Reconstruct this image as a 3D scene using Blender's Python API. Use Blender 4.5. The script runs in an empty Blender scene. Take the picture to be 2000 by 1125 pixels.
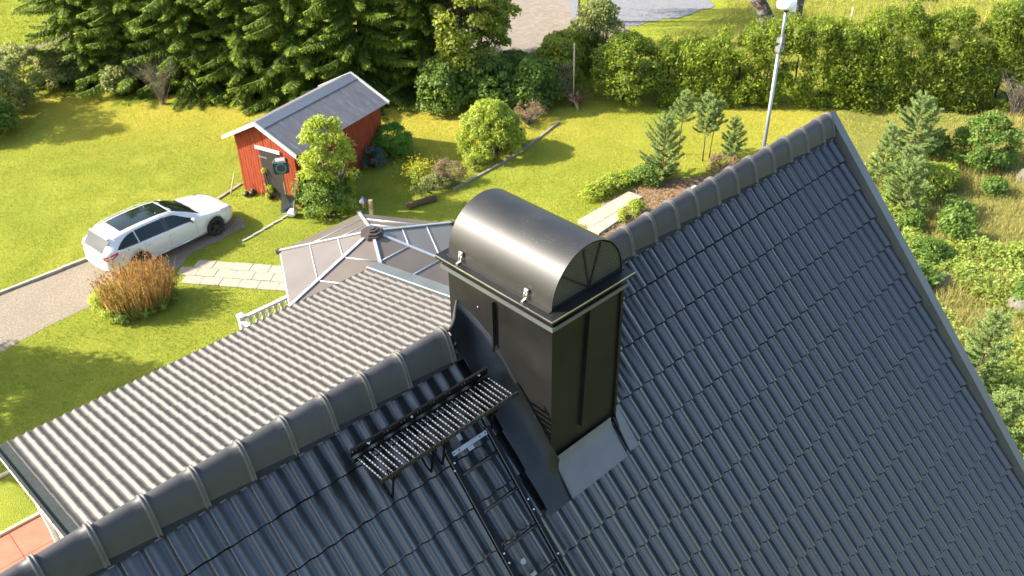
import bpy, bmesh, math, random
import numpy as np
from mathutils import Vector, Matrix

R_ = math.radians
scene = bpy.context.scene
COL = scene.collection

# ------------------------------------------------------------------ camera
cam_d = bpy.data.cameras.new('camera')
cam = bpy.data.objects.new('camera', cam_d)
COL.objects.link(cam)
scene.camera = cam
cam_d.sensor_width = 36.0
cam_d.lens = 31.754
cam_d.clip_start = 0.1
cam_d.clip_end = 6000
PITCH, ROLL, PSI = R_(34.2255), R_(-1.0446), R_(46.5534)
CAM = Vector((-0.365, -4.4604, 15.5))
F = Vector((math.cos(PITCH) * math.cos(PSI), math.cos(PITCH) * math.sin(PSI), -math.sin(PITCH)))
r0 = F.cross(Vector((0, 0, 1))).normalized()
u0 = r0.cross(F)
cr, sr = math.cos(ROLL), math.sin(ROLL)
RV, UV = r0 * cr + u0 * sr, u0 * cr - r0 * sr
mw = Matrix((RV, UV, -F)).transposed().to_4x4()
mw.translation = CAM
cam.matrix_world = mw
cam_d.dof.use_dof = True
cam_d.dof.focus_distance = 6.6
cam_d.dof.aperture_fstop = 4.5

# ------------------------------------------------------------------ light
SUN = Vector((-0.575, 0.583, 0.574)).normalized()
world = bpy.data.worlds.new('World')
scene.world = world
world.use_nodes = True
wn = world.node_tree
sky_n = wn.nodes.new('ShaderNodeTexSky')
sky_n.sky_type = 'NISHITA'
sky_n.sun_disc = False
sky_n.sun_elevation = math.asin(SUN.z)
sky_n.sun_rotation = math.atan2(SUN.x, SUN.y)
sky_n.air_density = 1.0
sky_n.dust_density = 2.2
bg = wn.nodes['Background']
bg.inputs['Strength'].default_value = 0.15
wn.links.new(sky_n.outputs['Color'], bg.inputs['Color'])
sun_d = bpy.data.lights.new('sun', 'SUN')
sun_d.energy = 4.8
sun_d.angle = R_(0.6)
sun_d.color = (1.0, 0.93, 0.80)
sun = bpy.data.objects.new('sun', sun_d)
COL.objects.link(sun)
sun.rotation_euler = SUN.to_track_quat('Z', 'Y').to_euler()
sun.location = (0, 0, 40)
vs = scene.view_settings
vs.view_transform = 'Standard'
vs.look = 'None'
vs.exposure = 1.58
vs.gamma = 1.0
vs.use_curve_mapping = False
scene.cycles.max_bounces = 6
scene.cycles.transparent_max_bounces = 6
scene.cycles.sample_clamp_indirect = 6.0

# ------------------------------------------------------------------ materials
def new_mat(name):
    m = bpy.data.materials.new(name)
    m.use_nodes = True
    nt = m.node_tree
    return m, nt, nt.nodes['Principled BSDF']

def rgba(c):
    return (c[0], c[1], c[2], 1.0)

def N(nt, t, **kw):
    n = nt.nodes.new(t)
    for k, v in kw.items():
        setattr(n, k, v)
    return n

def noise_fac(nt, scale, detail=4, rough=0.55, coord='Object', stretch=None):
    tc = N(nt, 'ShaderNodeTexCoord')
    nz = N(nt, 'ShaderNodeTexNoise')
    nz.inputs['Scale'].default_value = scale
    nz.inputs['Detail'].default_value = detail
    nz.inputs['Roughness'].default_value = rough
    if stretch:
        mp = N(nt, 'ShaderNodeMapping')
        mp.inputs['Scale'].default_value = stretch
        nt.links.new(tc.outputs[coord], mp.inputs['Vector'])
        nt.links.new(mp.outputs['Vector'], nz.inputs['Vector'])
    else:
        nt.links.new(tc.outputs[coord], nz.inputs['Vector'])
    return nz.outputs['Fac']

def ramp(nt, fac, stops):
    r = N(nt, 'ShaderNodeValToRGB')
    el = r.color_ramp.elements
    el[0].position, el[0].color = stops[0][0], rgba(stops[0][1])
    el[1].position, el[1].color = stops[-1][0], rgba(stops[-1][1])
    for p, c in stops[1:-1]:
        e = el.new(p)
        e.color = rgba(c)
    nt.links.new(fac, r.inputs['Fac'])
    return r.outputs['Color']

def mixc(nt, fac, a, b, mode='MIX'):
    m = N(nt, 'ShaderNodeMix', data_type='RGBA', blend_type=mode)
    if isinstance(fac, (int, float)):
        m.inputs[0].default_value = fac
    else:
        nt.links.new(fac, m.inputs[0])
    for i, v in ((6, a), (7, b)):
        if isinstance(v, (tuple, list)):
            m.inputs[i].default_value = rgba(v)
        else:
            nt.links.new(v, m.inputs[i])
    return m.outputs[2]

def bump(nt, b, fac, strength, dist=0.01):
    n = N(nt, 'ShaderNodeBump')
    n.inputs['Strength'].default_value = strength
    n.inputs['Distance'].default_value = dist
    nt.links.new(fac, n.inputs['Height'])
    nt.links.new(n.outputs['Normal'], b.inputs['Normal'])

def simple(name, col, rough=0.5, metal=0.0, spec=0.5, var=0.25, scale=6.0, bmp=0.0, bscale=60, stretch=None, coat=0.0):
    m, nt, b = new_mat(name)
    f = noise_fac(nt, scale, stretch=stretch)
    lo = tuple(c * (1 - var) for c in col)
    hi = tuple(min(1, c * (1 + var)) for c in col)
    nt.links.new(ramp(nt, f, [(0.3, lo), (0.7, hi)]), b.inputs['Base Color'])
    b.inputs['Roughness'].default_value = rough
    b.inputs['Metallic'].default_value = metal
    b.inputs['Specular IOR Level'].default_value = spec
    b.inputs['Coat Weight'].default_value = coat
    if bmp:
        bump(nt, b, noise_fac(nt, bscale), bmp)
    return m

def tile_mat(name, col, rough, dirt, spec=0.5, grime=0.35, bmp=0.08):
    m, nt, b = new_mat(name)
    oi = N(nt, 'ShaderNodeObjectInfo')
    at = N(nt, 'ShaderNodeAttribute', attribute_name='tint')
    add = N(nt, 'ShaderNodeMath', operation='ADD')
    nt.links.new(oi.outputs['Random'], add.inputs[0])
    nt.links.new(at.outputs['Fac'], add.inputs[1])
    fr = N(nt, 'ShaderNodeMath', operation='FRACT')
    nt.links.new(add.outputs[0], fr.inputs[0])
    base = ramp(nt, fr.outputs[0], [(0.0, tuple(c * 0.88 for c in col)), (1.0, tuple(c * 1.12 for c in col))])
    tc = N(nt, 'ShaderNodeNewGeometry')
    nz = N(nt, 'ShaderNodeTexNoise')
    nz.inputs['Scale'].default_value = 9
    nz.inputs['Detail'].default_value = 6
    nt.links.new(tc.outputs['Position'], nz.inputs['Vector'])
    d = ramp(nt, nz.outputs['Fac'], [(0.45, (0, 0, 0)), (0.75, (grime, grime, grime))])
    c2 = mixc(nt, d, base, dirt)
    sp = N(nt, 'ShaderNodeTexNoise')
    sp.inputs['Scale'].default_value = 140
    nt.links.new(tc.outputs['Position'], sp.inputs['Vector'])
    s = ramp(nt, sp.outputs['Fac'], [(0.76, (0, 0, 0)), (0.82, (0.5, 0.5, 0.5))])
    c3 = mixc(nt, s, c2, (0.12, 0.12, 0.11))
    nt.links.new(c3, b.inputs['Base Color'])
    rr = N(nt, 'ShaderNodeMapRange')
    rr.inputs['To Min'].default_value = rough - 0.06
    rr.inputs['To Max'].default_value = rough + 0.10
    nt.links.new(nz.outputs['Fac'], rr.inputs['Value'])
    nt.links.new(rr.outputs['Result'], b.inputs['Roughness'])
    b.inputs['Specular IOR Level'].default_value = spec
    bump(nt, b, sp.outputs['Fac'], bmp, 0.004)
    return m

def leaf_mat(name, dark, light, transl=0.35, tcol=None, rough=0.55, tips=None):
    m, nt, b = new_mat(name)
    at = N(nt, 'ShaderNodeAttribute', attribute_name='tint')
    stops = [(0.0, dark), (1.0, light)] if tips is None else [(0.0, dark), (0.7, light), (1.0, tips)]
    c = ramp(nt, at.outputs['Fac'], stops)
    nt.links.new(c, b.inputs['Base Color'])
    b.inputs['Roughness'].default_value = rough
    b.inputs['Specular IOR Level'].default_value = 0.35
    tr = N(nt, 'ShaderNodeBsdfTranslucent')
    tc2 = mixc(nt, 0.5, c, tcol if tcol else tuple(min(1, x * 1.8) for x in light))
    nt.links.new(tc2, tr.inputs['Color'])
    mx = N(nt, 'ShaderNodeMixShader')
    mx.inputs[0].default_value = transl
    nt.links.new(b.outputs[0], mx.inputs[1])
    nt.links.new(tr.outputs[0], mx.inputs[2])
    nt.links.new(mx.outputs[0], nt.nodes['Material Output'].inputs['Surface'])
    return m

M = {}
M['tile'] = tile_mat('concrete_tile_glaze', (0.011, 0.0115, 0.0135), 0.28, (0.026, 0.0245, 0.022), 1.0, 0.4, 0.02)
M['tile_sun'] = tile_mat('tile_glaze_sunlit', (0.060, 0.052, 0.042), 0.47, (0.105, 0.090, 0.073), 0.5, 0.5)  # paler copy of the roof tile glaze, sun glare put into the colour
M['ridge'] = tile_mat('ridge_tile_glaze', (0.042, 0.041, 0.042), 0.48, (0.065, 0.062, 0.058), 0.3)
M['collar'] = simple('ridge_collar', (0.080, 0.075, 0.068), 0.6, bmp=0.2)
M['black_steel'] = simple('black_coated_steel', (0.012, 0.0118, 0.011), 0.42, 0.0, 0.22, 0.35, 3.0, bmp=0.10, bscale=3.5)
M['cap_steel'] = simple('cap_coated_steel', (0.018, 0.017, 0.016), 0.46, 0.0, 0.42, 0.3, 2.5, bmp=0.05, bscale=3.0)
def speckle(m, hi, lo_scale=3.0, sp_scale=95.0, t0=0.66):
    """bird lime and lichen specks gathered in loose patches"""
    nt = m.node_tree
    b = nt.nodes['Principled BSDF']
    src = b.inputs['Base Color'].links[0].from_socket
    big = ramp(nt, noise_fac(nt, lo_scale, 3, 0.6), [(0.52, (0, 0, 0)), (0.66, (1, 1, 1))])
    sm = ramp(nt, noise_fac(nt, sp_scale, 2, 0.5), [(t0, (0, 0, 0)), (t0 + 0.05, (1, 1, 1))])
    f = mixc(nt, 1.0, big, sm, 'MULTIPLY')
    nt.links.new(mixc(nt, f, src, hi), b.inputs['Base Color'])
speckle(M['cap_steel'], (0.30, 0.29, 0.27), 4.0, 130.0, 0.69)

M['apron'] = simple('apron_sheet', (0.013, 0.015, 0.018), 0.36, 0.0, 0.28, 0.2, 5.0, bmp=0.05, bscale=9)
M['edge_shine'] = simple('bare_metal_edge', (0.55, 0.54, 0.50), 0.35, 0.9)
M['apron_skylit'] = simple('apron_sheet_skylit', (0.105, 0.108, 0.118), 0.55, 0.0, 0.5, 0.12, 5.0, bmp=0.04, bscale=8)  # same sheet as the dark apron, paled to stand for sky reflection
M['flash_grey'] = simple('verge_sheet', (0.075, 0.083, 0.083), 0.45, 0.0, 0.6, 0.15, 2.0)
M['dark_sheet'] = simple('dark_sheet', (0.022, 0.028, 0.026), 0.75, 0.0, 0.2, 0.2, 8.0)
M['grime'] = simple('joint_shade', (0.008, 0.008, 0.0075), 0.95, spec=0.1)  # near-black colour for the painted shade line below each tile course
M['underlay'] = simple('underlay', (0.012, 0.012, 0.013), 0.9)
M['galv'] = simple('galvanised', (0.26, 0.265, 0.28), 0.42, 0.6, 0.5, 0.15, 20)
M['rail_black'] = simple('black_powder_coat', (0.004, 0.004, 0.0045), 0.38, 0.0, 0.12, 0.2, 20)
M['serr'] = simple('grate_steel', (0.020, 0.020, 0.022), 0.28, 0.4, 0.6, 0.3, 40)
M['tooth'] = simple('worn_tooth', (0.42, 0.42, 0.41), 0.35, 0.6)
M['screw'] = simple('screw_head', (0.45, 0.45, 0.44), 0.35, 0.3)
M['grille'] = simple('grille_sheet', (0.11, 0.105, 0.092), 0.5, 0.3, var=0.1)
M['chrome'] = simple('clip_steel', (0.75, 0.72, 0.66), 0.25, 0.9)
M['white_paint'] = simple('white_paint', (0.50, 0.49, 0.46), 0.5, var=0.06)
M['grey_white'] = simple('weathered_white_board', (0.52, 0.50, 0.45), 0.7, var=0.25, scale=9, stretch=(1, 8, 8))
M['red_wood'] = simple('red_board', (0.25, 0.046, 0.018), 0.8, var=0.28, scale=5, stretch=(6, 6, 0.6), spec=0.2)
M['door_brown'] = simple('dark_door', (0.022, 0.018, 0.015), 0.7, var=0.25, stretch=(8, 8, 0.8))
M['wood'] = simple('old_wood', (0.26, 0.19, 0.12), 0.85, var=0.35, scale=7, stretch=(6, 6, 1), spec=0.2)
M['wood_grey'] = simple('grey_wood', (0.25, 0.21, 0.17), 0.9, var=0.3, scale=8, spec=0.2)
M['wood_pale'] = simple('pale_wood', (0.50, 0.40, 0.24), 0.8, var=0.2, spec=0.2)
M['bark'] = simple('bark', (0.075, 0.055, 0.040), 0.95, var=0.5, scale=14, bmp=0.6, bscale=22, spec=0.15)
M['bark_red'] = simple('pine_bark', (0.10, 0.060, 0.035), 0.95, var=0.4, scale=14, spec=0.15)
M['dead_wood'] = simple('dead_twig', (0.20, 0.165, 0.13), 0.95, var=0.3, spec=0.15)
M['stone'] = simple('lichen_rock', (0.13, 0.12, 0.095), 0.95, var=0.35, scale=6, bmp=0.5, bscale=14, spec=0.2)
M['kerb'] = simple('kerb_concrete', (0.34, 0.31, 0.26), 0.95, var=0.2, scale=8, bmp=0.3, bscale=50, spec=0.2)
M['slab'] = simple('paving_concrete', (0.33, 0.28, 0.21), 0.95, var=0.18, scale=5, bmp=0.3, bscale=60, spec=0.2)
M['terra'] = simple('salmon_tile', (0.50, 0.13, 0.075), 0.8, var=0.15, scale=3, spec=0.3)
M['poly_sheet'] = simple('bronze_polycarbonate', (0.120, 0.098, 0.078), 0.30, 0.0, 0.6, 0.12, 1.2)
M['alu'] = simple('light_alu', (0.38, 0.40, 0.43), 0.4, 0.3, var=0.06)
M['hub_brown'] = simple('hub_brown', (0.055, 0.042, 0.036), 0.5)
M['mast'] = simple('mast_steel', (0.28, 0.31, 0.34), 0.38, 0.5, var=0.08, scale=3)
M['plastic_white'] = simple('white_plastic', (0.86, 0.86, 0.88), 0.4, var=0.04)
M['plastic_black'] = simple('black_plastic', (0.02, 0.022, 0.025), 0.45)
M['plastic_grey'] = simple('grey_plastic', (0.25, 0.26, 0.27), 0.5)
M['plastic_blue'] = simple('turquoise_plastic', (0.015, 0.30, 0.46), 0.4, var=0.1)
M['lamp_blue'] = simple('lantern_paint', (0.07, 0.075, 0.11), 0.45)
M['lamp_glass'] = simple('amber_glass', (0.35, 0.20, 0.06), 0.2)
M['tray'] = simple('tray_grey', (0.17, 0.18, 0.16), 0.5, 0.3, var=0.25)
M['rubber'] = simple('rubber', (0.018, 0.018, 0.018), 0.8)
M['car_white'] = simple('car_white', (0.60, 0.59, 0.56), 0.25, 0.0, 0.5, 0.02, 1.0, coat=0.8)
M['car_glass'] = simple('car_glass', (0.010, 0.016, 0.013), 0.05, 0.0, 0.45, 0.1)
M['car_trim'] = simple('car_trim', (0.03, 0.03, 0.032), 0.5)
M['car_seam'] = simple('car_seam', (0.10, 0.10, 0.10), 0.6)
M['car_bright'] = simple('car_bright', (0.65, 0.65, 0.66), 0.25, 0.8)
M['rim'] = simple('rim_dark', (0.10, 0.085, 0.075), 0.35, 0.7)
M['lamp_red'] = simple('lamp_red', (0.55, 0.012, 0.015), 0.15, 0.0, 0.6, 0.1)
M['lamp_clear'] = simple('lamp_clear', (0.62, 0.62, 0.60), 0.12, 0.2)
M['plate_white'] = simple('plate_white', (0.62, 0.64, 0.66), 0.4, var=0.03)
M['plate_blue'] = simple('plate_blue', (0.02, 0.05, 0.35), 0.4)
M['orange'] = simple('orange_strap', (0.42, 0.10, 0.03), 0.7)
M['rust'] = simple('rusty_red', (0.15, 0.05, 0.03), 0.85, var=0.4)
M['wire'] = simple('fence_wire', (0.35, 0.33, 0.29), 0.5, 0.6)
M['sack_white'] = simple('white_sack', (0.5, 0.46, 0.40), 0.8)
M['petal_yellow'] = leaf_mat('petal_yellow', (0.40, 0.30, 0.01), (0.60, 0.50, 0.02), 0.3)

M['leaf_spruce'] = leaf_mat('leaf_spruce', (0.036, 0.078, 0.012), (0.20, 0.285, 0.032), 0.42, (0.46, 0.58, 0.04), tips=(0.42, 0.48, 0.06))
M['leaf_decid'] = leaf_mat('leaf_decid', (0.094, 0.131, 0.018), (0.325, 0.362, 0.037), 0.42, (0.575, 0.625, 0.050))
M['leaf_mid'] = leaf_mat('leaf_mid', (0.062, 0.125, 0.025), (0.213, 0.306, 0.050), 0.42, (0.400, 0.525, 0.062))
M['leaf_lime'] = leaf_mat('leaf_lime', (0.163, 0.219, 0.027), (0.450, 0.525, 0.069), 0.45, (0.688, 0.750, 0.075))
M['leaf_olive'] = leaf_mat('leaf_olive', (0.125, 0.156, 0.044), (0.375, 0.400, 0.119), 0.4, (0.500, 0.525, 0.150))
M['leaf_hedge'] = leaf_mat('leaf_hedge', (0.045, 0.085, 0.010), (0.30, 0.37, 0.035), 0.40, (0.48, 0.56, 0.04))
M['leaf_box'] = leaf_mat('leaf_box', (0.06, 0.17, 0.022), (0.20, 0.38, 0.045), 0.4, (0.34, 0.58, 0.06))
M['leaf_blue'] = leaf_mat('leaf_blue', (0.06, 0.11, 0.085), (0.15, 0.21, 0.16), 0.25)
M['leaf_pine'] = leaf_mat('leaf_pine', (0.094, 0.156, 0.056), (0.325, 0.413, 0.138), 0.4, (0.525, 0.600, 0.150))
M['leaf_dry'] = leaf_mat('leaf_dry', (0.15, 0.10, 0.055), (0.40, 0.30, 0.16), 0.35, (0.50, 0.36, 0.18))
M['reed'] = leaf_mat('reed', (0.20, 0.105, 0.030), (0.56, 0.40, 0.12), 0.4, (0.70, 0.50, 0.14))
M['plume'] = leaf_mat('plume', (0.17, 0.075, 0.035), (0.36, 0.18, 0.075), 0.35, (0.45, 0.22, 0.08))
M['leaf_cover'] = leaf_mat('leaf_cover', (0.125, 0.194, 0.035), (0.413, 0.488, 0.094), 0.45, (0.625, 0.700, 0.100))
M['blade'] = leaf_mat('blade', (0.15, 0.225, 0.022), (0.41, 0.415, 0.055), 0.3, (0.52, 0.49, 0.06), tips=(0.54, 0.46, 0.10))
M['meadow'] = leaf_mat('meadow_blade', (0.16, 0.18, 0.035), (0.42, 0.36, 0.12), 0.35, (0.52, 0.44, 0.13))

# ------------------------------------------------------------------ object helpers
def tag(o, label=None, cat=None, group=None, kind=None):
    if label: o['label'] = label
    if cat: o['category'] = cat
    if group: o['group'] = group
    if kind: o['kind'] = kind
    return o

def link(name, data, parent=None, loc=None):
    o = bpy.data.objects.new(name, data)
    COL.objects.link(o)
    if parent is not None:
        o.parent = parent
    if loc is not None:
        o.location = loc
    return o

def thing(name, label, cat, loc=(0, 0, 0), rz=0.0, group=None):
    o = link(name, None, None, loc)
    o.rotation_euler = (0, 0, rz)
    o.empty_display_size = 0.2
    return tag(o, label, cat, group)

def copy_tree(o, parent=None):
    c = o.copy()
    COL.objects.link(c)
    if parent is not None:
        c.parent = parent
    for ch in list(o.children):
        copy_tree(ch, c)
    return c

class MB:
    """collects shapes and links them as one mesh object"""
    def __init__(s):
        s.v, s.f, s.m, s.sm = [], [], [], []
    def add(s, vs, fs, mi=0, smooth=False):
        o = len(s.v)
        s.v += [tuple(p) for p in vs]
        s.f += [tuple(i + o for i in f) for f in fs]
        s.m += [mi] * len(fs)
        s.sm += [smooth] * len(fs)
        return s
    def box(s, x0, x1, y0, y1, z0, z1, mi=0, T=None):
        vs = [Vector((x, y, z)) for x in (x0, x1) for y in (y0, y1) for z in (z0, z1)]
        if T is not None:
            vs = [T @ p for p in vs]
        return s.add(vs, [(0, 1, 3, 2), (4, 6, 7, 5), (0, 4, 5, 1), (2, 3, 7, 6), (0, 2, 6, 4), (1, 5, 7, 3)], mi)
    def tube(s, pts, r, n=8, mi=0, cap=True):
        pts = [Vector(p) for p in pts]
        rs = r if isinstance(r, (list, tuple)) else [r] * len(pts)
        vs, fs = [], []
        t0 = (pts[1] - pts[0]).normalized()
        a = t0.cross(Vector((0, 0, 1)))
        if a.length < 1e-3:
            a = t0.cross(Vector((1, 0, 0)))
        a.normalize()
        for i, p in enumerate(pts):
            t = (pts[min(i + 1, len(pts) - 1)] - pts[max(i - 1, 0)]).normalized()
            a = (a - t * a.dot(t)).normalized()
            b = t.cross(a)
            for k in range(n):
                w = 2 * math.pi * k / n
                vs.append(p + (a * math.cos(w) + b * math.sin(w)) * rs[i])
        for i in range(len(pts) - 1):
            for k in range(n):
                k2 = (k + 1) % n
                fs.append((i * n + k, i * n + k2, (i + 1) * n + k2, (i + 1) * n + k))
        s.add(vs, fs, mi, True)
        if cap:
            L = len(s.v) - len(vs)
            s.f.append(tuple(L + k for k in range(n))[::-1]); s.m.append(mi); s.sm.append(False)
            e = L + (len(pts) - 1) * n
            s.f.append(tuple(e + k for k in range(n))); s.m.append(mi); s.sm.append(False)
        return s
    def prism(s, poly, d, mi=0, smooth=False):
        """poly: list of Vectors, extruded by vector d"""
        n = len(poly)
        d = Vector(d)
        vs = [Vector(p) for p in poly] + [Vector(p) + d for p in poly]
        fs = [tuple(range(n))[::-1], tuple(range(n, 2 * n))] + [(i, (i + 1) % n, n + (i + 1) % n, n + i) for i in range(n)]
        return s.add(vs, fs, mi, smooth)
    def grid(s, rows, mi=0, smooth=True, close=False):
        """rows: list of equal-length lists of points"""
        n = len(rows[0])
        vs = [p for r in rows for p in r]
        fs = []
        for i in range(len(rows) - 1):
            for k in range(n if close else n - 1):
                k2 = (k + 1) % n
                fs.append((i * n + k, i * n + k2, (i + 1) * n + k2, (i + 1) * n + k))
        return s.add(vs, fs, mi, smooth)
    def mesh(s, name, mats):
        me = bpy.data.meshes.new(name)
        me.from_pydata(s.v, [], s.f)
        for m in (mats if isinstance(mats, (list, tuple)) else [mats]):
            me.materials.append(m)
        me.polygons.foreach_set('material_index', s.m)
        me.polygons.foreach_set('use_smooth', s.sm)
        me.update()
        return me
    def build(s, name, mats, parent=None, loc=None, fix=True):
        me = s.mesh(name, mats)
        if fix:
            bm = bmesh.new()
            bm.from_mesh(me)
            bmesh.ops.recalc_face_normals(bm, faces=bm.faces)
            bm.to_mesh(me)
            bm.free()
        return link(name, me, parent, loc)

def sheet(name, poly, z, mat, parent=None):
    me = bpy.data.meshes.new(name)
    me.from_pydata([(x, y, z) for x, y in poly], [], [tuple(range(len(poly)))])
    me.materials.append(mat)
    return link(name, me, parent)

def quad_mesh(name, V, tint, mat):
    """V (n,4,3) float array, tint (n,) -> mesh of n loose quads"""
    n = len(V)
    me = bpy.data.meshes.new(name)
    me.vertices.add(n * 4)
    me.vertices.foreach_set('co', V.reshape(-1).astype(np.float32))
    me.loops.add(n * 4)
    me.loops.foreach_set('vertex_index', np.arange(n * 4, dtype=np.int32))
    me.polygons.add(n)
    me.polygons.foreach_set('loop_start', np.arange(0, n * 4, 4, dtype=np.int32))
    at = me.attributes.new('tint', 'FLOAT', 'FACE')
    at.data.foreach_set('value', np.clip(tint, 0, 1).astype(np.float32))
    me.materials.append(mat)
    me.update()
    me.validate()
    return me

def norm(a):
    return a / np.maximum(np.linalg.norm(a, axis=-1, keepdims=True), 1e-9)

def leaves(P, D, Nn, L, W, fold=0.12):
    """rhombic leaf quads: centre P, long axis D, normal Nn, length L, width W"""
    D = norm(D)
    S = norm(np.cross(Nn, D))
    Nn = np.cross(D, S)
    L = np.asarray(L).reshape(-1, 1) * np.ones((len(P), 1))
    W = np.asarray(W).reshape(-1, 1) * np.ones((len(P), 1))
    return np.stack([P - D * L / 2, P + S * W / 2 + Nn * W * fold, P + D * L / 2, P - S * W / 2 + Nn * W * fold], axis=1)

# ------------------------------------------------------------------ plants
def clump_foliage(rng, rx, ry, h, k, per, rc, L, W, up=0.35, z0=0.0, shape=1.0, flat=0.8):
    """leaves in k clumps spread through a domed volume"""
    th = rng.uniform(0, 2 * np.pi, k)
    zz = rng.uniform(0.0, 1.0, k) ** 0.9
    prof = np.sqrt(np.clip(1 - (np.abs(zz - 0.42 * shape) / (1 - 0.42 * shape)) ** 2.2, 0.05, 1))
    rad = prof * rng.uniform(0.45, 1.0, k) ** 0.5
    C = np.stack([np.cos(th) * rad * (rx - rc * 0.5), np.sin(th) * rad * (ry - rc * 0.5), z0 + rc * 0.6 + zz * (h - z0 - rc * 1.2)], 1)
    rcs = rc * rng.uniform(0.65, 1.25, k)
    ct = rng.normal(0, 0.13, k)
    n = k * per
    idx = np.repeat(np.arange(k), per)
    d = norm(rng.normal(size=(n, 3)))
    d[:, 2] = np.where(d[:, 2] < -0.3, -d[:, 2], d[:, 2])
    q = rng.uniform(0.15, 1, n) ** 0.45
    P = C[idx] + d * (rcs[idx] * q)[:, None] * np.array([1, 1, flat])
    P[:, 2] = np.maximum(P[:, 2], 0.03)
    Nn = norm(d + rng.normal(0, 0.55, (n, 3)) + np.array([0, 0, up]))
    D = norm(np.cross(Nn, rng.normal(size=(n, 3))) + d * 0.5 + np.array([0, 0, 0.1]))
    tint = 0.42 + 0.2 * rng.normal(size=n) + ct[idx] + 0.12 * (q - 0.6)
    return leaves(P, D, Nn, L * rng.uniform(0.6, 1.35, n), W * rng.uniform(0.6, 1.3, n)), tint, C

def stems_mb(rng, C, n, r, spread=0.12, mi=0):
    mb = MB()
    pick = rng.choice(len(C), min(n, len(C)), replace=False)
    for i in pick:
        c = C[i]
        b = Vector((c[0] * spread + rng.normal(0, 0.03), c[1] * spread + rng.normal(0, 0.03), -0.03))
        m = Vector((c[0] * 0.5, c[1] * 0.5, c[2] * 0.55)) + Vector(rng.normal(0, 0.05, 3))
        mb.tube([b, m, Vector(c)], [r, r * 0.7, r * 0.3], 5, mi, cap=False)
    return mb

def bush(name, label, cat, loc, rx, ry, h, mat, seed, k=60, per=90, rc=0.3, L=0.09, W=0.05, group=None, stems=14, bark='bark', z0=0.0, shape=0.55, flat=0.8, up=0.35):
    rng = np.random.default_rng(seed)
    V, t, C = clump_foliage(rng, rx, ry, h, k, per, rc, L, W, up, z0, shape, flat)
    root = thing(name, label, cat, loc, 0, group)
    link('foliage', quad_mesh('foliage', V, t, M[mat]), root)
    stems_mb(rng, C, stems, 0.02 + 0.006 * h).build('stem', M[bark], root, fix=False)
    return root

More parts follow.
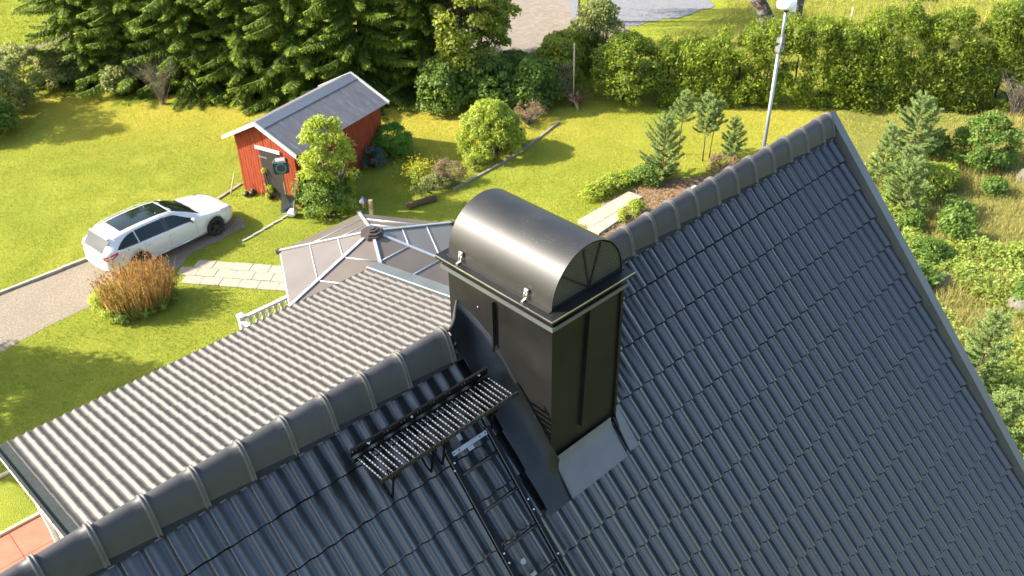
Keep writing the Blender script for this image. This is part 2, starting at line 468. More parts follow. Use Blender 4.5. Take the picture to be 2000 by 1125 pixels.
def spruce_meshes(seed, H, Rm, dens=1.0):
    rng = np.random.default_rng(seed)
    trunk = MB()
    bend = rng.normal(0, 0.12, 2)
    tp = [Vector((bend[0] * math.sin(q * 3), bend[1] * math.sin(q * 2.4), H * q - 0.1)) for q in np.linspace(0, 1, 9)]
    trunk.tube(tp, [0.20 * (1 - 0.93 * q) + 0.01 for q in np.linspace(0, 1, 9)], 9, 0)
    quads, tints = [], []
    z = 0.25
    limb = MB()
    while z < H * 0.97:
        q = z / H
        Lb0 = Rm * (1 - q) ** 0.75 * (0.82 + 0.18 * min(1, z / 1.0))
        nb = 9 if q < 0.6 else 6
        a0 = rng.uniform(0, 6.28)
        for b in range(nb):
            if rng.uniform() < 0.10:
                continue
            a = a0 + b * 6.283 / nb + rng.normal(0, 0.3)
            z_keep = z
            Lb = Lb0 * rng.uniform(0.55, 1.28) + 0.12
            ca, sa = math.cos(a), math.sin(a)
            el = 0.25 * q - 0.14 + rng.normal(0, 0.17)
            sag = 0.30 * (1 - q) * rng.uniform(0.6, 1.3)
            n = max(5, int(Lb / 0.062 * dens))
            s = np.linspace(0.16, 1.0, n)
            rr = s * Lb
            zz = z + rr * math.tan(el) - sag * Lb * (s - 0.55 * s ** 2.6)
            if q < 0.8:
                limb.tube([(ca * Lb * u, sa * Lb * u, z + Lb * u * math.tan(el) - sag * Lb * (u - 0.55 * u ** 2.6)) for u in (0.0, 0.35, 0.7, 0.92)], [0.028 * (1 - q) + 0.006, 0.018, 0.010, 0.004], 4, 0, cap=False)
            out = np.array([ca, sa, 0.0]); side = np.array([-sa, ca, 0.0])
            base = np.stack([ca * rr, sa * rr, zz], 1)
            slope = math.tan(el) - sag * (1 - 1.43 * s ** 1.6)
            for sd in (-1, 1):
                tl = (0.10 + 0.42 * Lb * 0.36 * (1.08 - s) ** 0.8) * rng.uniform(0.7, 1.25, n)
                for lay in range(3):
                    fw = 0.55 + rng.normal(0, 0.18, n)
                    dr = out[None] * fw[:, None] + side[None] * sd * (1 - 0.28 * lay) * rng.uniform(0.55, 1.0, n)[:, None]
                    dr[:, 2] += slope * 0.6 - 0.22 - 0.34 * lay * rng.uniform(0.3, 1.2, n)
                    dr = norm(dr)
                    nn = norm(np.array([0, 0, 1.0]) + rng.normal(0, 0.4, (n, 3)))
                    # each spray in three pieces: wide near the stem, narrow at the tip
                    for (p0, p1, w, tb) in ((0.0, 0.45, 0.050, 0.20), (0.32, 0.78, 0.046, 0.38), (0.62, 1.12, 0.036, 0.66)):
                        jit = rng.normal(0, 0.10, (n, 3))
                        d2 = norm(dr + jit)
                        c = base + dr * (tl * (p0 + p1) / 2)[:, None] + rng.normal(0, 0.012, (n, 3))
                        quads.append(leaves(c, d2, nn, np.maximum(0.07, tl * (p1 - p0) * 1.2), w * rng.uniform(0.6, 1.25, n), 0.25))
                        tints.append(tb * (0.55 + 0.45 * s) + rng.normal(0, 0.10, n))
            # tip
            c = base[-3:] + out * 0.08
            quads.append(leaves(c, np.tile(out + np.array([0, 0, -0.1]), (3, 1)), norm(np.array([0, 0, 1.0]) + rng.normal(0, 0.3, (3, 3))), 0.22, 0.07, 0.25))
            tints.append(np.array([0.8, 0.85, 0.9]))
        z += (0.26 + 0.10 * rng.uniform()) / dens
    V = np.concatenate(quads); t = np.concatenate(tints)
    V[:, :, 2] = np.maximum(V[:, :, 2], 0.03)
    return quad_mesh('crown', V, t, M['leaf_spruce']), trunk.mesh('trunk', M['bark']), limb.mesh('limb', M['bark'])

def pine(name, label, loc, h, seed, r=0.55, bare=0.35, group=None, dens=1.0, lean=(0, 0), rz=0.0, mat='leaf_pine'):
    """young pine: thin trunk, whorls of upswept branches with needle tufts"""
    rng = np.random.default_rng(seed)
    root = thing(name, label, 'pine tree', loc, rz, group)
    tr = MB()
    tp = [Vector((lean[0] * q ** 1.5 * h, lean[1] * q ** 1.5 * h, h * q - 0.05)) for q in np.linspace(0, 1, 6)]
    tr.tube(tp, [0.008 + 0.008 * h * (1 - q) * 0.9 for q in np.linspace(0, 1, 6)], 6, 0)
    quads, tints = [], []
    zs = np.arange(max(0.08, bare * h), h * 0.99, 0.20 / dens)
    for z in zs:
        q = z / h
        Lb = r * (1 - ((q - bare) / (1 - bare)) ** 1.4 * 0.82) * (0.65 + 0.35 * min(1, (q - bare) * 6 + 0.4))
        nb = 6
        a0 = rng.uniform(0, 6.28)
        cx, cy = lean[0] * q ** 1.5 * h, lean[1] * q ** 1.5 * h
        for b in range(nb):
            a = a0 + b * 6.283 / nb + rng.normal(0, 0.25)
            L1 = Lb * rng.uniform(0.6, 1.15)
            o = np.array([math.cos(a), math.sin(a), 0.0])
            up = 0.35 + 0.5 * q + rng.normal(0, 0.1)
            pts = [np.array([cx, cy, z]) + o * L1 * s + np.array([0, 0, up * L1 * s ** 1.6]) for s in (0, 0.4, 0.75, 1.0)]
            tr.tube(pts, [0.010, 0.008, 0.006, 0.004], 4, 0, cap=False)
            m = max(4, int(L1 / 0.05))
            for s in np.linspace(0.3, 1.0, m):
                c = np.array([cx, cy, z]) + o * L1 * s + np.array([0, 0, up * L1 * s ** 1.6])
                k = 22
                d = norm(o * 0.7 + np.array([0, 0, 0.55]) + rng.normal(0, 0.75, (k, 3)))
                ln = 0.085 * rng.uniform(0.7, 1.3, k)
                quads.append(leaves(c + d * ln[:, None] * 0.5, d, norm(rng.normal(size=(k, 3))), ln * 1.15, 0.022, 0.1))
                tints.append(0.25 + 0.45 * s + rng.normal(0, 0.18, k))
    k = 60
    d = norm(np.array([0, 0, 1.2]) + rng.normal(0, 0.5, (k, 3)))
    c = np.array([lean[0] * h, lean[1] * h, h]) - np.array([0, 0, 1]) * rng.uniform(0, 0.3, k)[:, None]
    quads.append(leaves(c + d * 0.05, d, norm(rng.normal(size=(k, 3))), 0.11, 0.017, 0.1)); tints.append(rng.uniform(0.4, 0.9, k))
    link('crown', quad_mesh('crown', np.concatenate(quads), np.concatenate(tints), M[mat]), root)
    tr.build('trunk', M['bark_red'], root, fix=False)
    return root

# ------------------------------------------------------------------ ground
def smooth(a, b, x):
    t = np.clip((x - a) / (b - a), 0, 1)
    return t * t * (3 - 2 * t)

def vnoise(x, y, s, seed=0):
    """cheap smooth value noise"""
    r = np.random.default_rng(seed)
    tab = r.uniform(0, 1, (64, 64))
    u, v = x / s, y / s
    i, j = np.floor(u).astype(int), np.floor(v).astype(int)
    fu, fv = u - i, v - j
    fu, fv = fu * fu * (3 - 2 * fu), fv * fv * (3 - 2 * fv)
    g = lambda a, b: tab[a % 64, b % 64]
    return (g(i, j) * (1 - fu) + g(i + 1, j) * fu) * (1 - fv) + (g(i, j + 1) * (1 - fu) + g(i + 1, j + 1) * fu) * fv

def wild_mask(x, y):
    """rough rocky ground on the far right (1) against mown lawn (0)"""
    d = (x - 25.5) * 0.30 - (y - 9.6) * 0.95          # beyond the hedge-side lawn, towards -y
    near = smooth(0.0, 1.6, d + 1.2 * (vnoise(x, y, 2.0, 5) - 0.5))
    return near * smooth(14, 19, x)

def hedge_back(x, y):
    """field beyond the hedge line"""
    return smooth(0, 1.5, (x - 27.6) * 0.74 + (y - 19.7) * 0.67 - 1.6)

def axis(lo, hi, step, far):
    a = list(np.arange(lo, hi + 1e-6, step))
    s, x = step, hi
    while x < far:
        s *= 1.5; x += s; a.append(x)
    s, x = step, lo
    while x > -far:
        s *= 1.5; x -= s; a.insert(0, x)
    return np.array(a)

gx = axis(-8, 60, 0.3, 2500)
gy = axis(-14, 62, 0.3, 2500)
X, Y = np.meshgrid(gx, gy, indexing='ij')
W_ = wild_mask(X, Y)
Z = (vnoise(X, Y, 3.1, 1) - 0.5) * 0.02 + W_ * (vnoise(X, Y, 1.3, 2) - 0.5) * 0.25
flat_zone = (1 - smooth(13.0, 14.5, X)) * smooth(10.0, 11.0, Y) * (1 - smooth(23.6, 25, Y))
Z = Z * (1 - flat_zone)
Z = Z - smooth(80, 600, np.hypot(X, Y)) * 6
def ground_z(x, y):
    w = wild_mask(x, y)
    z = (vnoise(x, y, 3.1, 1) - 0.5) * 0.02 + w * (vnoise(x, y, 1.3, 2) - 0.5) * 0.25
    fz = (1 - smooth(13.0, 14.5, x)) * smooth(10.0, 11.0, y) * (1 - smooth(23.6, 25, y))
    return z * (1 - fz)
nx, ny = len(gx), len(gy)
ii = np.arange(nx * ny).reshape(nx, ny)
faces = np.stack([ii[:-1, :-1], ii[1:, :-1], ii[1:, 1:], ii[:-1, 1:]], -1).reshape(-1, 4)
gme = bpy.data.meshes.new('ground')
gme.vertices.add(nx * ny)
gme.vertices.foreach_set('co', np.stack([X, Y, Z], -1).reshape(-1).astype(np.float32))
gme.loops.add(faces.size)
gme.loops.foreach_set('vertex_index', faces.reshape(-1).astype(np.int32))
gme.polygons.add(len(faces))
gme.polygons.foreach_set('loop_start', np.arange(0, faces.size, 4, dtype=np.int32))
gme.polygons.foreach_set('use_smooth', np.ones(len(faces), bool))
def yellow_mask(x, y):
    """mossy, dried-out yellow turf along the spruces and in front of the hedge"""
    a = x * 0.62 - y * 0.78                      # along the spruce row
    b = -(x - 11.6) * 0.78 - (y - 37.5) * 0.62    # distance in front of it
    m1 = 0.85 * smooth(6.5, 0.2, b) * smooth(-3, 0.5, b) * smooth(-30, -22, -x)
    h = (x - 27.6) * -0.74 + (y - 19.7) * -0.67   # distance in front of hedge
    m2 = smooth(8, 2.0, h) * smooth(-1.5, 0.2, h) * smooth(18, 14.5, y) * 0.55
    return np.clip(np.maximum(m1, m2) * (0.55 + 0.9 * vnoise(x, y, 2.3, 7)), 0, 1)
for nm, val in (('wild', W_), ('yellow', yellow_mask(X, Y)), ('field', hedge_back(X, Y))):
    at = gme.attributes.new(nm, 'FLOAT', 'POINT')
    at.data.foreach_set('value', val.reshape(-1).astype(np.float32))
gme.update(); gme.validate()
gm, nt, b = new_mat('turf_soil')
n1 = noise_fac(nt, 0.55, 5, 0.6)
n2 = noise_fac(nt, 5.5, 6, 0.65)
n3 = noise_fac(nt, 38.0, 3, 0.6)
c = ramp(nt, n1, [(0.30, (0.16, 0.21, 0.022)), (0.52, (0.25, 0.28, 0.036)), (0.72, (0.34, 0.335, 0.050))])
c = mixc(nt, ramp(nt, n2, [(0.38, (0, 0, 0)), (0.75, (0.55, 0.55, 0.55))]), c, (0.34, 0.31, 0.04))
def attr(nt, name):
    return N(nt, 'ShaderNodeAttribute', attribute_name=name).outputs['Fac']
c = mixc(nt, attr(nt, 'yellow'), c, ramp(nt, n2, [(0.3, (0.33, 0.28, 0.035)), (0.7, (0.48, 0.40, 0.065))]))
c = mixc(nt, attr(nt, 'wild'), c, ramp(nt, n2, [(0.3, (0.12, 0.145, 0.03)), (0.55, (0.21, 0.20, 0.06)), (0.75, (0.28, 0.215, 0.09))]))
c = mixc(nt, attr(nt, 'field'), c, ramp(nt, n2, [(0.3, (0.20, 0.23, 0.02)), (0.7, (0.36, 0.36, 0.045))]))
c = mixc(nt, ramp(nt, n3, [(0.35, (0.45, 0.45, 0.45)), (0.6, (0, 0, 0))]), c, (0.10, 0.13, 0.01))
nt.links.new(c, b.inputs['Base Color'])
b.inputs['Roughness'].default_value = 0.95
b.inputs['Specular IOR Level'].default_value = 0.1
bump(nt, b, n3, 0.9, 0.06)
gme.materials.append(gm)
ground = tag(link('ground', gme), kind='structure')

def ragged(poly, step=0.35, amp=0.10, seed=3):
    rng = random.Random(seed)
    out = []
    for i in range(len(poly)):
        a, b2 = Vector(poly[i]), Vector(poly[(i + 1) % len(poly)])
        n = max(1, int((b2 - a).length / step))
        nn = Vector((-(b2 - a).y, (b2 - a).x)).normalized()
        for k in range(n):
            p = a.lerp(b2, k / n) + nn * rng.uniform(-amp, amp)
            out.append((p.x, p.y))
    return out

def gravel_mat(name, c0, c1, c2, s=16):
    m, nt, b = new_mat(name)
    a = noise_fac(nt, s, 8, 0.75)
    d = noise_fac(nt, 0.8, 4, 0.6)
    c = ramp(nt, a, [(0.32, c0), (0.5, c1), (0.70, c2)])
    c = mixc(nt, ramp(nt, d, [(0.45, (0, 0, 0)), (0.75, (0.5, 0.5, 0.5))]), c, tuple(x * 0.78 for x in c1))
    nt.links.new(c, b.inputs['Base Color'])
    b.inputs['Roughness'].default_value = 0.95
    b.inputs['Specular IOR Level'].default_value = 0.15
    bump(nt, b, a, 0.8, 0.03)
    return m
M['gravel'] = gravel_mat('gravel_fine', (0.13, 0.105, 0.075), (0.23, 0.19, 0.14), (0.34, 0.295, 0.23))
M['asphalt_tan'] = gravel_mat('pale_road', (0.15, 0.125, 0.10), (0.205, 0.17, 0.135), (0.27, 0.23, 0.185), 3)
M['asphalt_grey'] = gravel_mat('grey_gravel', (0.12, 0.122, 0.13), (0.175, 0.177, 0.185), (0.24, 0.24, 0.245), 9)
M['mulch'] = gravel_mat('bark_mulch', (0.09, 0.055, 0.03), (0.19, 0.115, 0.06), (0.40, 0.29, 0.18), 22)

DRIVE = [(-7, 22.95), (6.7, 22.92), (9.3, 22.9), (10.9, 22.5), (11.7, 21.8), (11.5, 21.2), (9.4, 21.0), (8.6, 20.4), (5.9, 20.4), (4.2, 20.25), (2.97, 19.93), (1.0, 19.0), (-7, 15)]
tag(sheet('driveway', ragged(DRIVE, 0.25, 0.07), 0.006, M['gravel']), kind='structure')
ROAD = [(28.0, 31.5), (27.6, 28.6), (28.0, 26.2), (29.0, 25.6), (32.0, 24.6), (36, 24.8), (40, 27.2), (44, 33), (52, 44), (46, 50), (36, 38)]
o = sheet('road', ragged(ROAD, 0.5, 0.12, 4), 0.014, M['asphalt_tan']); tag(o, kind='structure')
GREY = [(34.6, 27.0), (37.0, 25.2), (40.0, 24.3), (42.6, 24.2), (45, 26.5), (46, 31), (42, 32.5), (37.5, 30.5)]
o = sheet('gravel_yard', ragged(GREY, 0.5, 0.2, 5), 0.020, M['asphalt_grey']); tag(o, kind='structure')
MUL = [(19.6, 13.1), (20.6, 13.5), (22.0, 13.6), (23.4, 13.4), (24.6, 12.9), (25.8, 11.9), (25.6, 11.0), (24.0, 10.6), (21.5, 11.4), (19.4, 12.1)]
o = sheet('mulch_bed', ragged(MUL, 0.3, 0.10, 6), 0.030, M['mulch']); tag(o, kind='structure')
for i, (px, py, rx_, ry_) in enumerate([(12.0, 43.5, 1.4, 0.7), (13.9, 41.2, 1.2, 0.5), (11.0, 46.0, 1.4, 1.2), (15.0, 45.5, 1.6, 0.7)]):
    pl = [(px + rx_ * math.cos(a) * (1 + 0.2 * math.sin(3 * a + i)), py + ry_ * math.sin(a)) for a in np.linspace(0, 6.28, 26)[:-1]]
    tag(sheet('bare_path', ragged(pl, 0.3, 0.12, i), 0.014, M['gravel']), kind='structure')

# kerb of pale concrete stones along the drive
kerb = tag(link('kerb', None), kind='structure')
kme = MB().box(-0.49, 0.49, -0.05, 0.05, -0.1, 0.085).mesh('kerb_stone', M['kerb'])
rk = random.Random(2)
for i in range(13):
    o = link('kerb_stone', kme, kerb, (6.45 - i * 0.995, 23.02 + rk.uniform(-0.012, 0.012), rk.uniform(-0.012, 0.01)))
    o.rotation_euler = (0, 0, rk.uniform(-0.012, 0.012))

# paving of pale slabs
pav = tag(link('paving', None, None, (9.32, 20.40, 0.0)), kind='structure')
pav.rotation_euler = (0, 0, math.atan2(-2.25, 1.71))
rk = random.Random(8)
smesh = {}
for row in range(3):
    xx = -0.35 if row == 1 else 0.0
    while xx < 6.0:
        w = 0.62
        key = w
        if key not in smesh:
            smesh[key] = MB().box(0, w - 0.018, 0, 0.43, -0.06, 0.03).mesh('paving_slab', M['slab'])
        o = link('paving_slab', smesh[key], pav, (xx, -0.45 * (row + 1) + 0.0, rk.uniform(-0.008, 0.008)))
        o.rotation_euler = (rk.uniform(-0.01, 0.01), rk.uniform(-0.01, 0.01), rk.uniform(-0.012, 0.012))
        xx += w

# stone edging beside the drive, long pale stones
edge = tag(link('path_edging', None, None, (0, 0, 0)), kind='structure')
eme = MB().box(-0.20, 0.20, -0.04, 0.04, -0.05, 0.045).mesh('edging_stone', M['kerb'])
for i in range(5):
    q = i / 4
    o = link('edging_stone', eme, edge, (11.1 + 1.75 * q, 20.45 + 0.38 * q, 0.0))
    o.rotation_euler = (0, 0.03 * (i % 2), 0.2 + rk.uniform(-0.08, 0.08))

# salmon tiled patio beyond the low roof's end
pat = tag(link('patio', None, None, (0, 0, 0)), kind='structure')
MB().box(-4.6, 1.75, 7.15, 13.0, -0.2, 0.035).build('patio_bed', M['kerb'], pat)
tme = MB().box(0.008, 0.892, 0.008, 0.892, 0.0, 0.03).mesh('patio_tile', M['terra'])
for i in range(7):
    for j in range(6):
        link('patio_tile', tme, pat, (-4.58 + 0.9 * i, 7.6 + 0.9 * j, 0.036 + rk.uniform(-0.003, 0.003)))
MB().box(-4.7, 1.85, 13.02, 13.10, -0.1, 0.12).build('edge_board', M['wood_pale'], pat)
t = thing('plank', 'pale plank lying on the grass past the red patio', 'plank', (0.9, 14.95, 0.0), 0.02)
MB().box(-1.6, 0.9, -0.05, 0.05, 0.005, 0.06).build('board', M['wood_pale'], t)

# ------------------------------------------------------------------ house
A_ = R_(47.58); CA, SA = math.cos(A_), math.sin(A_)
B_ = R_(11.9); CB, SB = math.cos(B_), math.sin(B_)
RZ = 11.302
APEX = 11.185
def near_M(x, s, n=0.0):
    m = Matrix(((1, 0, 0), (0, CA, SA), (0, -SA, CA))).transposed().to_4x4()
    m.translation = (x, -s * CA - n * SA, APEX - s * SA + n * CA)
    return m
def nearP(x, s, n=0.0):
    return Vector((x, -s * CA - n * SA, APEX - s * SA + n * CA))
def back_M(x, s, n=0.0):
    m = Matrix(((-1, 0, 0), (0, -CA, SA), (0, SA, CA))).transposed().to_4x4()
    m.translation = (x, s * CA + n * SA, APEX - s * SA + n * CA)
    return m
EV_Y, EV_Z = 8.62, 5.655          # low roof eave line
def low_M(x, s, n=0.0):           # s metres up from the eave
    m = Matrix(((-1, 0, 0), (0, -CB, SB), (0, SB, CB))).transposed().to_4x4()
    m.translation = (x, EV_Y - s * CB + n * SB, EV_Z + s * SB + n * CB)
    return m
def lowP(x, s, n=0.0):
    return low_M(x, s, n).translation.copy()

house = thing('house', 'house with dark glazed tile roof, black sheet-metal chimney and sunlit low rear roof', 'house', (0, 0, 0))
wall = MB()
wall.box(-3.8, 8.6, -3.2, 3.2, 0, 7.1)
wall.prism([(8.55, -3.2, 7.1), (8.55, 3.2, 7.1), (8.55, 0.0, 10.7)], (0.05, 0, 0))
wall.prism([(-3.8, -3.2, 7.1), (-3.8, 3.2, 7.1), (-3.8, 0.0, 10.7)], (0.05, 0, 0))
wall.build('wall', M['white_paint'], house)
ew = MB()
ew.box(1.30, 7.6, 3.405, 7.1, 0, 5.62)
ew.build('rear_wall', M['white_paint'], house)

roof = MB()
XL, XR = -4.0, 8.86
for sgn in (-1, 1):
    sx = 8.2
    p = lambda s, n: Vector((XL, sgn * (s * CA + n * SA), APEX - s * SA + n * CA))
    roof.prism([p(0.0, -0.10), p(sx if sgn < 0 else 6.2, -0.10), p(sx if sgn < 0 else 6.2, -0.20), p(0.0, -0.20)], (XR - XL, 0, 0))
roof = roof.build('roof', M['underlay'], house)

TW, GA, S0 = 0.302, 0.3658, 0.4807
def tile_mesh(name, waves, pitch, amp, L, drop, nose, seg, mat, power=0.85, lip=0.012, nl=1, shade_w=0.013, asym=0.5):
    us, hs = [], []
    for w in range(waves):
        for k in range(seg):
            u = k / seg
            ph = 0.5 * u / asym if u < asym else 0.5 + 0.5 * (u - asym) / (1 - asym)
            us.append((w + u) * pitch); hs.append(amp * (0.5 + 0.5 * math.cos(2 * math.pi * ph)) ** power)
    us.append(waves * pitch); hs.append(amp * 1.0)
    us[0] -= 0.0
    us.append(waves * pitch + lip); hs.append(amp * 0.90)
    hs = [h - amp for h in hs]
    hs[-1] += 0.005; hs[-2] += 0.005
    rows = []
    front = [[(u, 0.0, h - nose) for u, h in zip(us, hs)], [(u, 0.0, h) for u, h in zip(us, hs)]]
    rows.append([(u, 0.0, h) for u, h in zip(us, hs)])
    # dark strip painted in as the shade under the course above
    yg0, yg1 = GA - shade_w, GA + 0.006
    grime = [[(u, y, h - drop * y / L + 0.0015) for u, h in zip(us, hs)] for y in (yg0, yg1)]  # rows of the painted shade strip
    for q in range(1, nl + 1):
        rows.append([(u, L * q / nl, h - drop * q / nl) for u, h in zip(us, hs)])
    mb = MB()
    mb.grid(rows, 0, True)
    mb.grid(front, 0, False)
    mb.grid(grime, 1, True)  # painted shade strip
    return mb, (lambda: mb.mesh(name, [mat, M['grime']]))  # second slot is the painted joint shade

def lay(name, mb, mesh, spots, parent, limit, mat, seed, value):
    """the tiles that show largest become objects, the rest one joined part"""
    order = sorted(range(len(spots)), key=lambda i: -value(spots[i].translation))
    rr = random.Random(seed)
    rest_v, rest_f, rest_t = [], [], []
    for rank, i in enumerate(order):
        m = spots[i]
        j = Matrix.Translation((rr.uniform(-.0015, .0015), rr.uniform(-.002, .002), rr.uniform(-.0015, .0015))) @ Matrix.Rotation(rr.uniform(-.004, .004), 4, 'Z') @ Matrix.Rotation(rr.uniform(-.004, .004), 4, 'Y')
        m = m @ j
        if rank < limit:
            o = link(name, mesh, parent)
            o.matrix_local = m
        else:
            o0 = len(rest_v)
            rest_v += [tuple(m @ Vector(p)) for p in mb.v]
            rest_f += [tuple(k + o0 for k in f) for f in mb.f]
            rest_t += [rr.random()] * len(mb.f)
    if rest_v:
        me = bpy.data.meshes.new(name + '_field')
        me.from_pydata(rest_v, [], rest_f)
        at = me.attributes.new('tint', 'FLOAT', 'FACE')
        at.data.foreach_set('value', rest_t)
        me.polygons.foreach_set('use_smooth', [True] * len(rest_f))
        me.materials.append(mat); me.materials.append(M['grime'])  # second slot is the painted joint shade
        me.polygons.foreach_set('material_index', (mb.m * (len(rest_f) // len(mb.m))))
        tag(link(name, me, parent), kind='stuff')

def shows(p):
    """apparent size of a tile as the photograph sees it (0 outside the picture)"""
    d = p - CAM
    z = d.dot(F)
    if z < 0.2:
        return 0
    px, py = 1000 + 1764.1 * d.dot(RV) / z, 562.5 - 1764.1 * d.dot(UV) / z
    if -60 < px < 2060 and -60 < py < 1185:
        return 1 / d.length_squared
    return 1e-6 / d.length_squared

def hidden_by_chimney(p):
    return 3.5 < p.x < 4.15 and -0.8 < p.y < 0.3
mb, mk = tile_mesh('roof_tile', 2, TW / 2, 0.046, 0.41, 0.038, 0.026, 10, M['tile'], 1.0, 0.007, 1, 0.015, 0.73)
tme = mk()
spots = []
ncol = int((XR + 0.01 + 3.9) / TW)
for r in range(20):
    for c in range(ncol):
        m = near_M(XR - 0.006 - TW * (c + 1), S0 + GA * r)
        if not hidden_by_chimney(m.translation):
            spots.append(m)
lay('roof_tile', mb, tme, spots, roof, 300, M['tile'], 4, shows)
# rear slope of the main roof (beside the low roof), out of sight behind the ridge
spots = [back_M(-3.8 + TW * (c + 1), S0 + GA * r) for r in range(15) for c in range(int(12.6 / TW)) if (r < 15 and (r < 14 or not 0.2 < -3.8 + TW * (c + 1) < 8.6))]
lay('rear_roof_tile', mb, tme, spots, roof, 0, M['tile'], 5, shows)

# ridge
def ridge_mesh(L=0.385):
    mb = MB()
    ys = np.linspace(-0.126, 0.126, 15)
    def ring(x, sc, add):
        return [(x, y * sc * (1 + add * 4.5), -0.236 * abs(y / 0.126) ** 2.4 * sc + add * (1 - 0.5 * abs(y / 0.126))) for y in ys]
    prof = [(0.0, 1.05, -0.012), (0.0, 1.05, 0.020), (-0.007, 1.05, 0.023), (-0.013, 1.05, 0.009), (-0.019, 1.05, 0.008), (-0.024, 1.05, 0.020), (-0.031, 1.05, 0.020), (-0.038, 1.045, 0.006), (-0.10, 1.02, 0.003), (-L, 0.955, -0.012)]
    mb.grid([ring(*p) for p in prof], 0, True)
    for i in range(len(mb.m)):
        mb.m[i] = 1 if i < 7 * 14 else 0
    return mb.mesh('ridge_tile', [M['ridge'], M['collar']])
rme = ridge_mesh()
U = 0.335
rr = random.Random(11)
xs = [U * i for i in range(-11, 9)] + [5.303 + U * i for i in range(-1, 11)]
for x in xs:
    if 2.9 < x < 3.3: continue
    o = link('ridge_tile', rme, roof, (x + rr.uniform(-.004, .004), rr.uniform(-.003, .003), RZ - 0.004 + rr.uniform(-.003, .003)))
    o.rotation_euler = (rr.uniform(-.01, .01), 0, rr.uniform(-.006, .006))
o = link('ridge_tile', rme, roof, (3.12, 0, RZ - 0.004)); o.scale = (1.2, 1, 1)
o = link('ridge_tile', rme, roof, (8.87, 0, RZ - 0.002)); o.scale = (0.72, 1, 1)
# ventilated ridge roll under the ridge tiles with a pale clip on each tile crest
rl = MB()
for x0, x1 in ((XL, 3.2), (4.5, XR)):
    for sg in (-1, 1):
        rl.prism([(x0, sg * 0.085, RZ - 0.18), (x0, sg * 0.112, RZ - 0.225), (x0, sg * 0.126, RZ - 0.240), (x0, sg * 0.106, RZ - 0.235)], (x1 - x0, 0, 0))
rl.build('ridge_seal', M['plastic_black'], roof)
cm = MB()
cm.box(-0.022, 0.022, -0.006, 0.006, -0.006, 0.012)
cme = cm.mesh('ridge_clip', M['tile_sun'])
x = 8.78
while x > -1.0:
    if not 3.0 < x < 4.55:
        o = link('ridge_clip', cme, roof)
        o.matrix_local = near_M(x, 0.200, 0.010)
    x -= TW / 2
# verge flashings
vg = MB()
for sg, smax in ((-1, 8.2), (1, 6.2)):
    p = lambda s, n, x=8.885: Vector((x, sg * (s * CA + n * SA), APEX - s * SA + n * CA))
    top = (APEX + 0.075 / CA)
    vg.prism([Vector((8.895, 0, top)), p(smax, 0.075, 8.895), p(smax, -0.20, 8.895), Vector((8.895, 0, APEX - 0.2 / CA))], (0.125, 0, 0))
vg.build('verge_flashing', M['flash_grey'], roof)
ec = MB()
ec.prism([(8.72, -0.09, RZ - 0.17), (8.72, 0.09, RZ - 0.17), (8.72, 0.045, RZ - 0.06), (8.72, 0, RZ - 0.035), (8.72, -0.045, RZ - 0.06)], (0.17, 0, 0))
ec.build('ridge_end', M['dark_sheet'], roof)

# low rear roof
LX0, LX1 = 1.04, 7.99
LL = 4.62
low = MB()
pl = [lowP(LX0 - 0.182, -0.02, -0.10), lowP(LX0 - 0.182, LL, -0.10), lowP(LX0 - 0.182, LL, -0.22), lowP(LX0 - 0.182, -0.02, -0.22)]
low.prism(pl, (LX1 + 0.24 - LX0 + 0.182, 0, 0))
low = low.build('low_roof', M['underlay'], house)
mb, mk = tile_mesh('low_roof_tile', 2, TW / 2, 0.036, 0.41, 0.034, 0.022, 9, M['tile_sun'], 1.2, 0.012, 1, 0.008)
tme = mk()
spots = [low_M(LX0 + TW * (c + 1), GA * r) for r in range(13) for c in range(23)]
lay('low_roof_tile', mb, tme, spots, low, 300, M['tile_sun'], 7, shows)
lv = MB()
lv.prism([lowP(LX0 - 0.21, -0.03, 0.03), lowP(LX0 - 0.21, LL, 0.03), lowP(LX0 - 0.21, LL, -0.05), lowP(LX0 - 0.21, -0.03, -0.05)], (0.028, 0, 0))
lv.prism([lowP(LX0 - 0.182, -0.03, -0.035), lowP(LX0 - 0.182, LL, -0.035), lowP(LX0 - 0.182, LL, -0.05), lowP(LX0 - 0.182, -0.03, -0.05)], (0.20, 0, 0))
lv = lv.build('low_verge_flashing', M['dark_sheet'], low)
sm = MB().tube([(0, 0, 0), (-0.012, 0, 0)], 0.011, 6).mesh('screw', M['rubber'])
for i in range(9):
    link('screw', sm, low, lowP(LX0 - 0.211, 0.40 + 0.50 * i, -0.005))
MB().prism([lowP(LX0 - 0.20, -0.02, -0.052), lowP(LX0 - 0.20, LL, -0.052), lowP(LX0 - 0.20, LL, -0.23), lowP(LX0 - 0.20, -0.02, -0.23)], (0.03, 0, 0)).build('barge_board', M['white_paint'], low)
rv = MB()
rv.prism([lowP(LX1 + 0.03, 0.03, 0.04), lowP(LX1 + 0.03, LL, 0.04), lowP(LX1 + 0.03, LL, -0.09), lowP(LX1 + 0.03, 0.03, -0.09)], (0.27, 0, 0))
rv.build('side_flashing', M['flash_grey'], low)
MB().prism([lowP(LX1, 0.03, 0.049), lowP(LX1, LL, 0.049), lowP(LX1, LL, 0.042), lowP(LX1, 0.03, 0.042)], (0.035, 0, 0)).build('side_flashing_lip', M['alu'], low)
gt = MB()
gt.tube([(LX0 - 0.19, EV_Y + 0.06, EV_Z - 0.13), (LX1 + 0.2, EV_Y + 0.06, EV_Z - 0.13)], 0.055, 8)
gt.build('gutter', M['dark_sheet'], low)
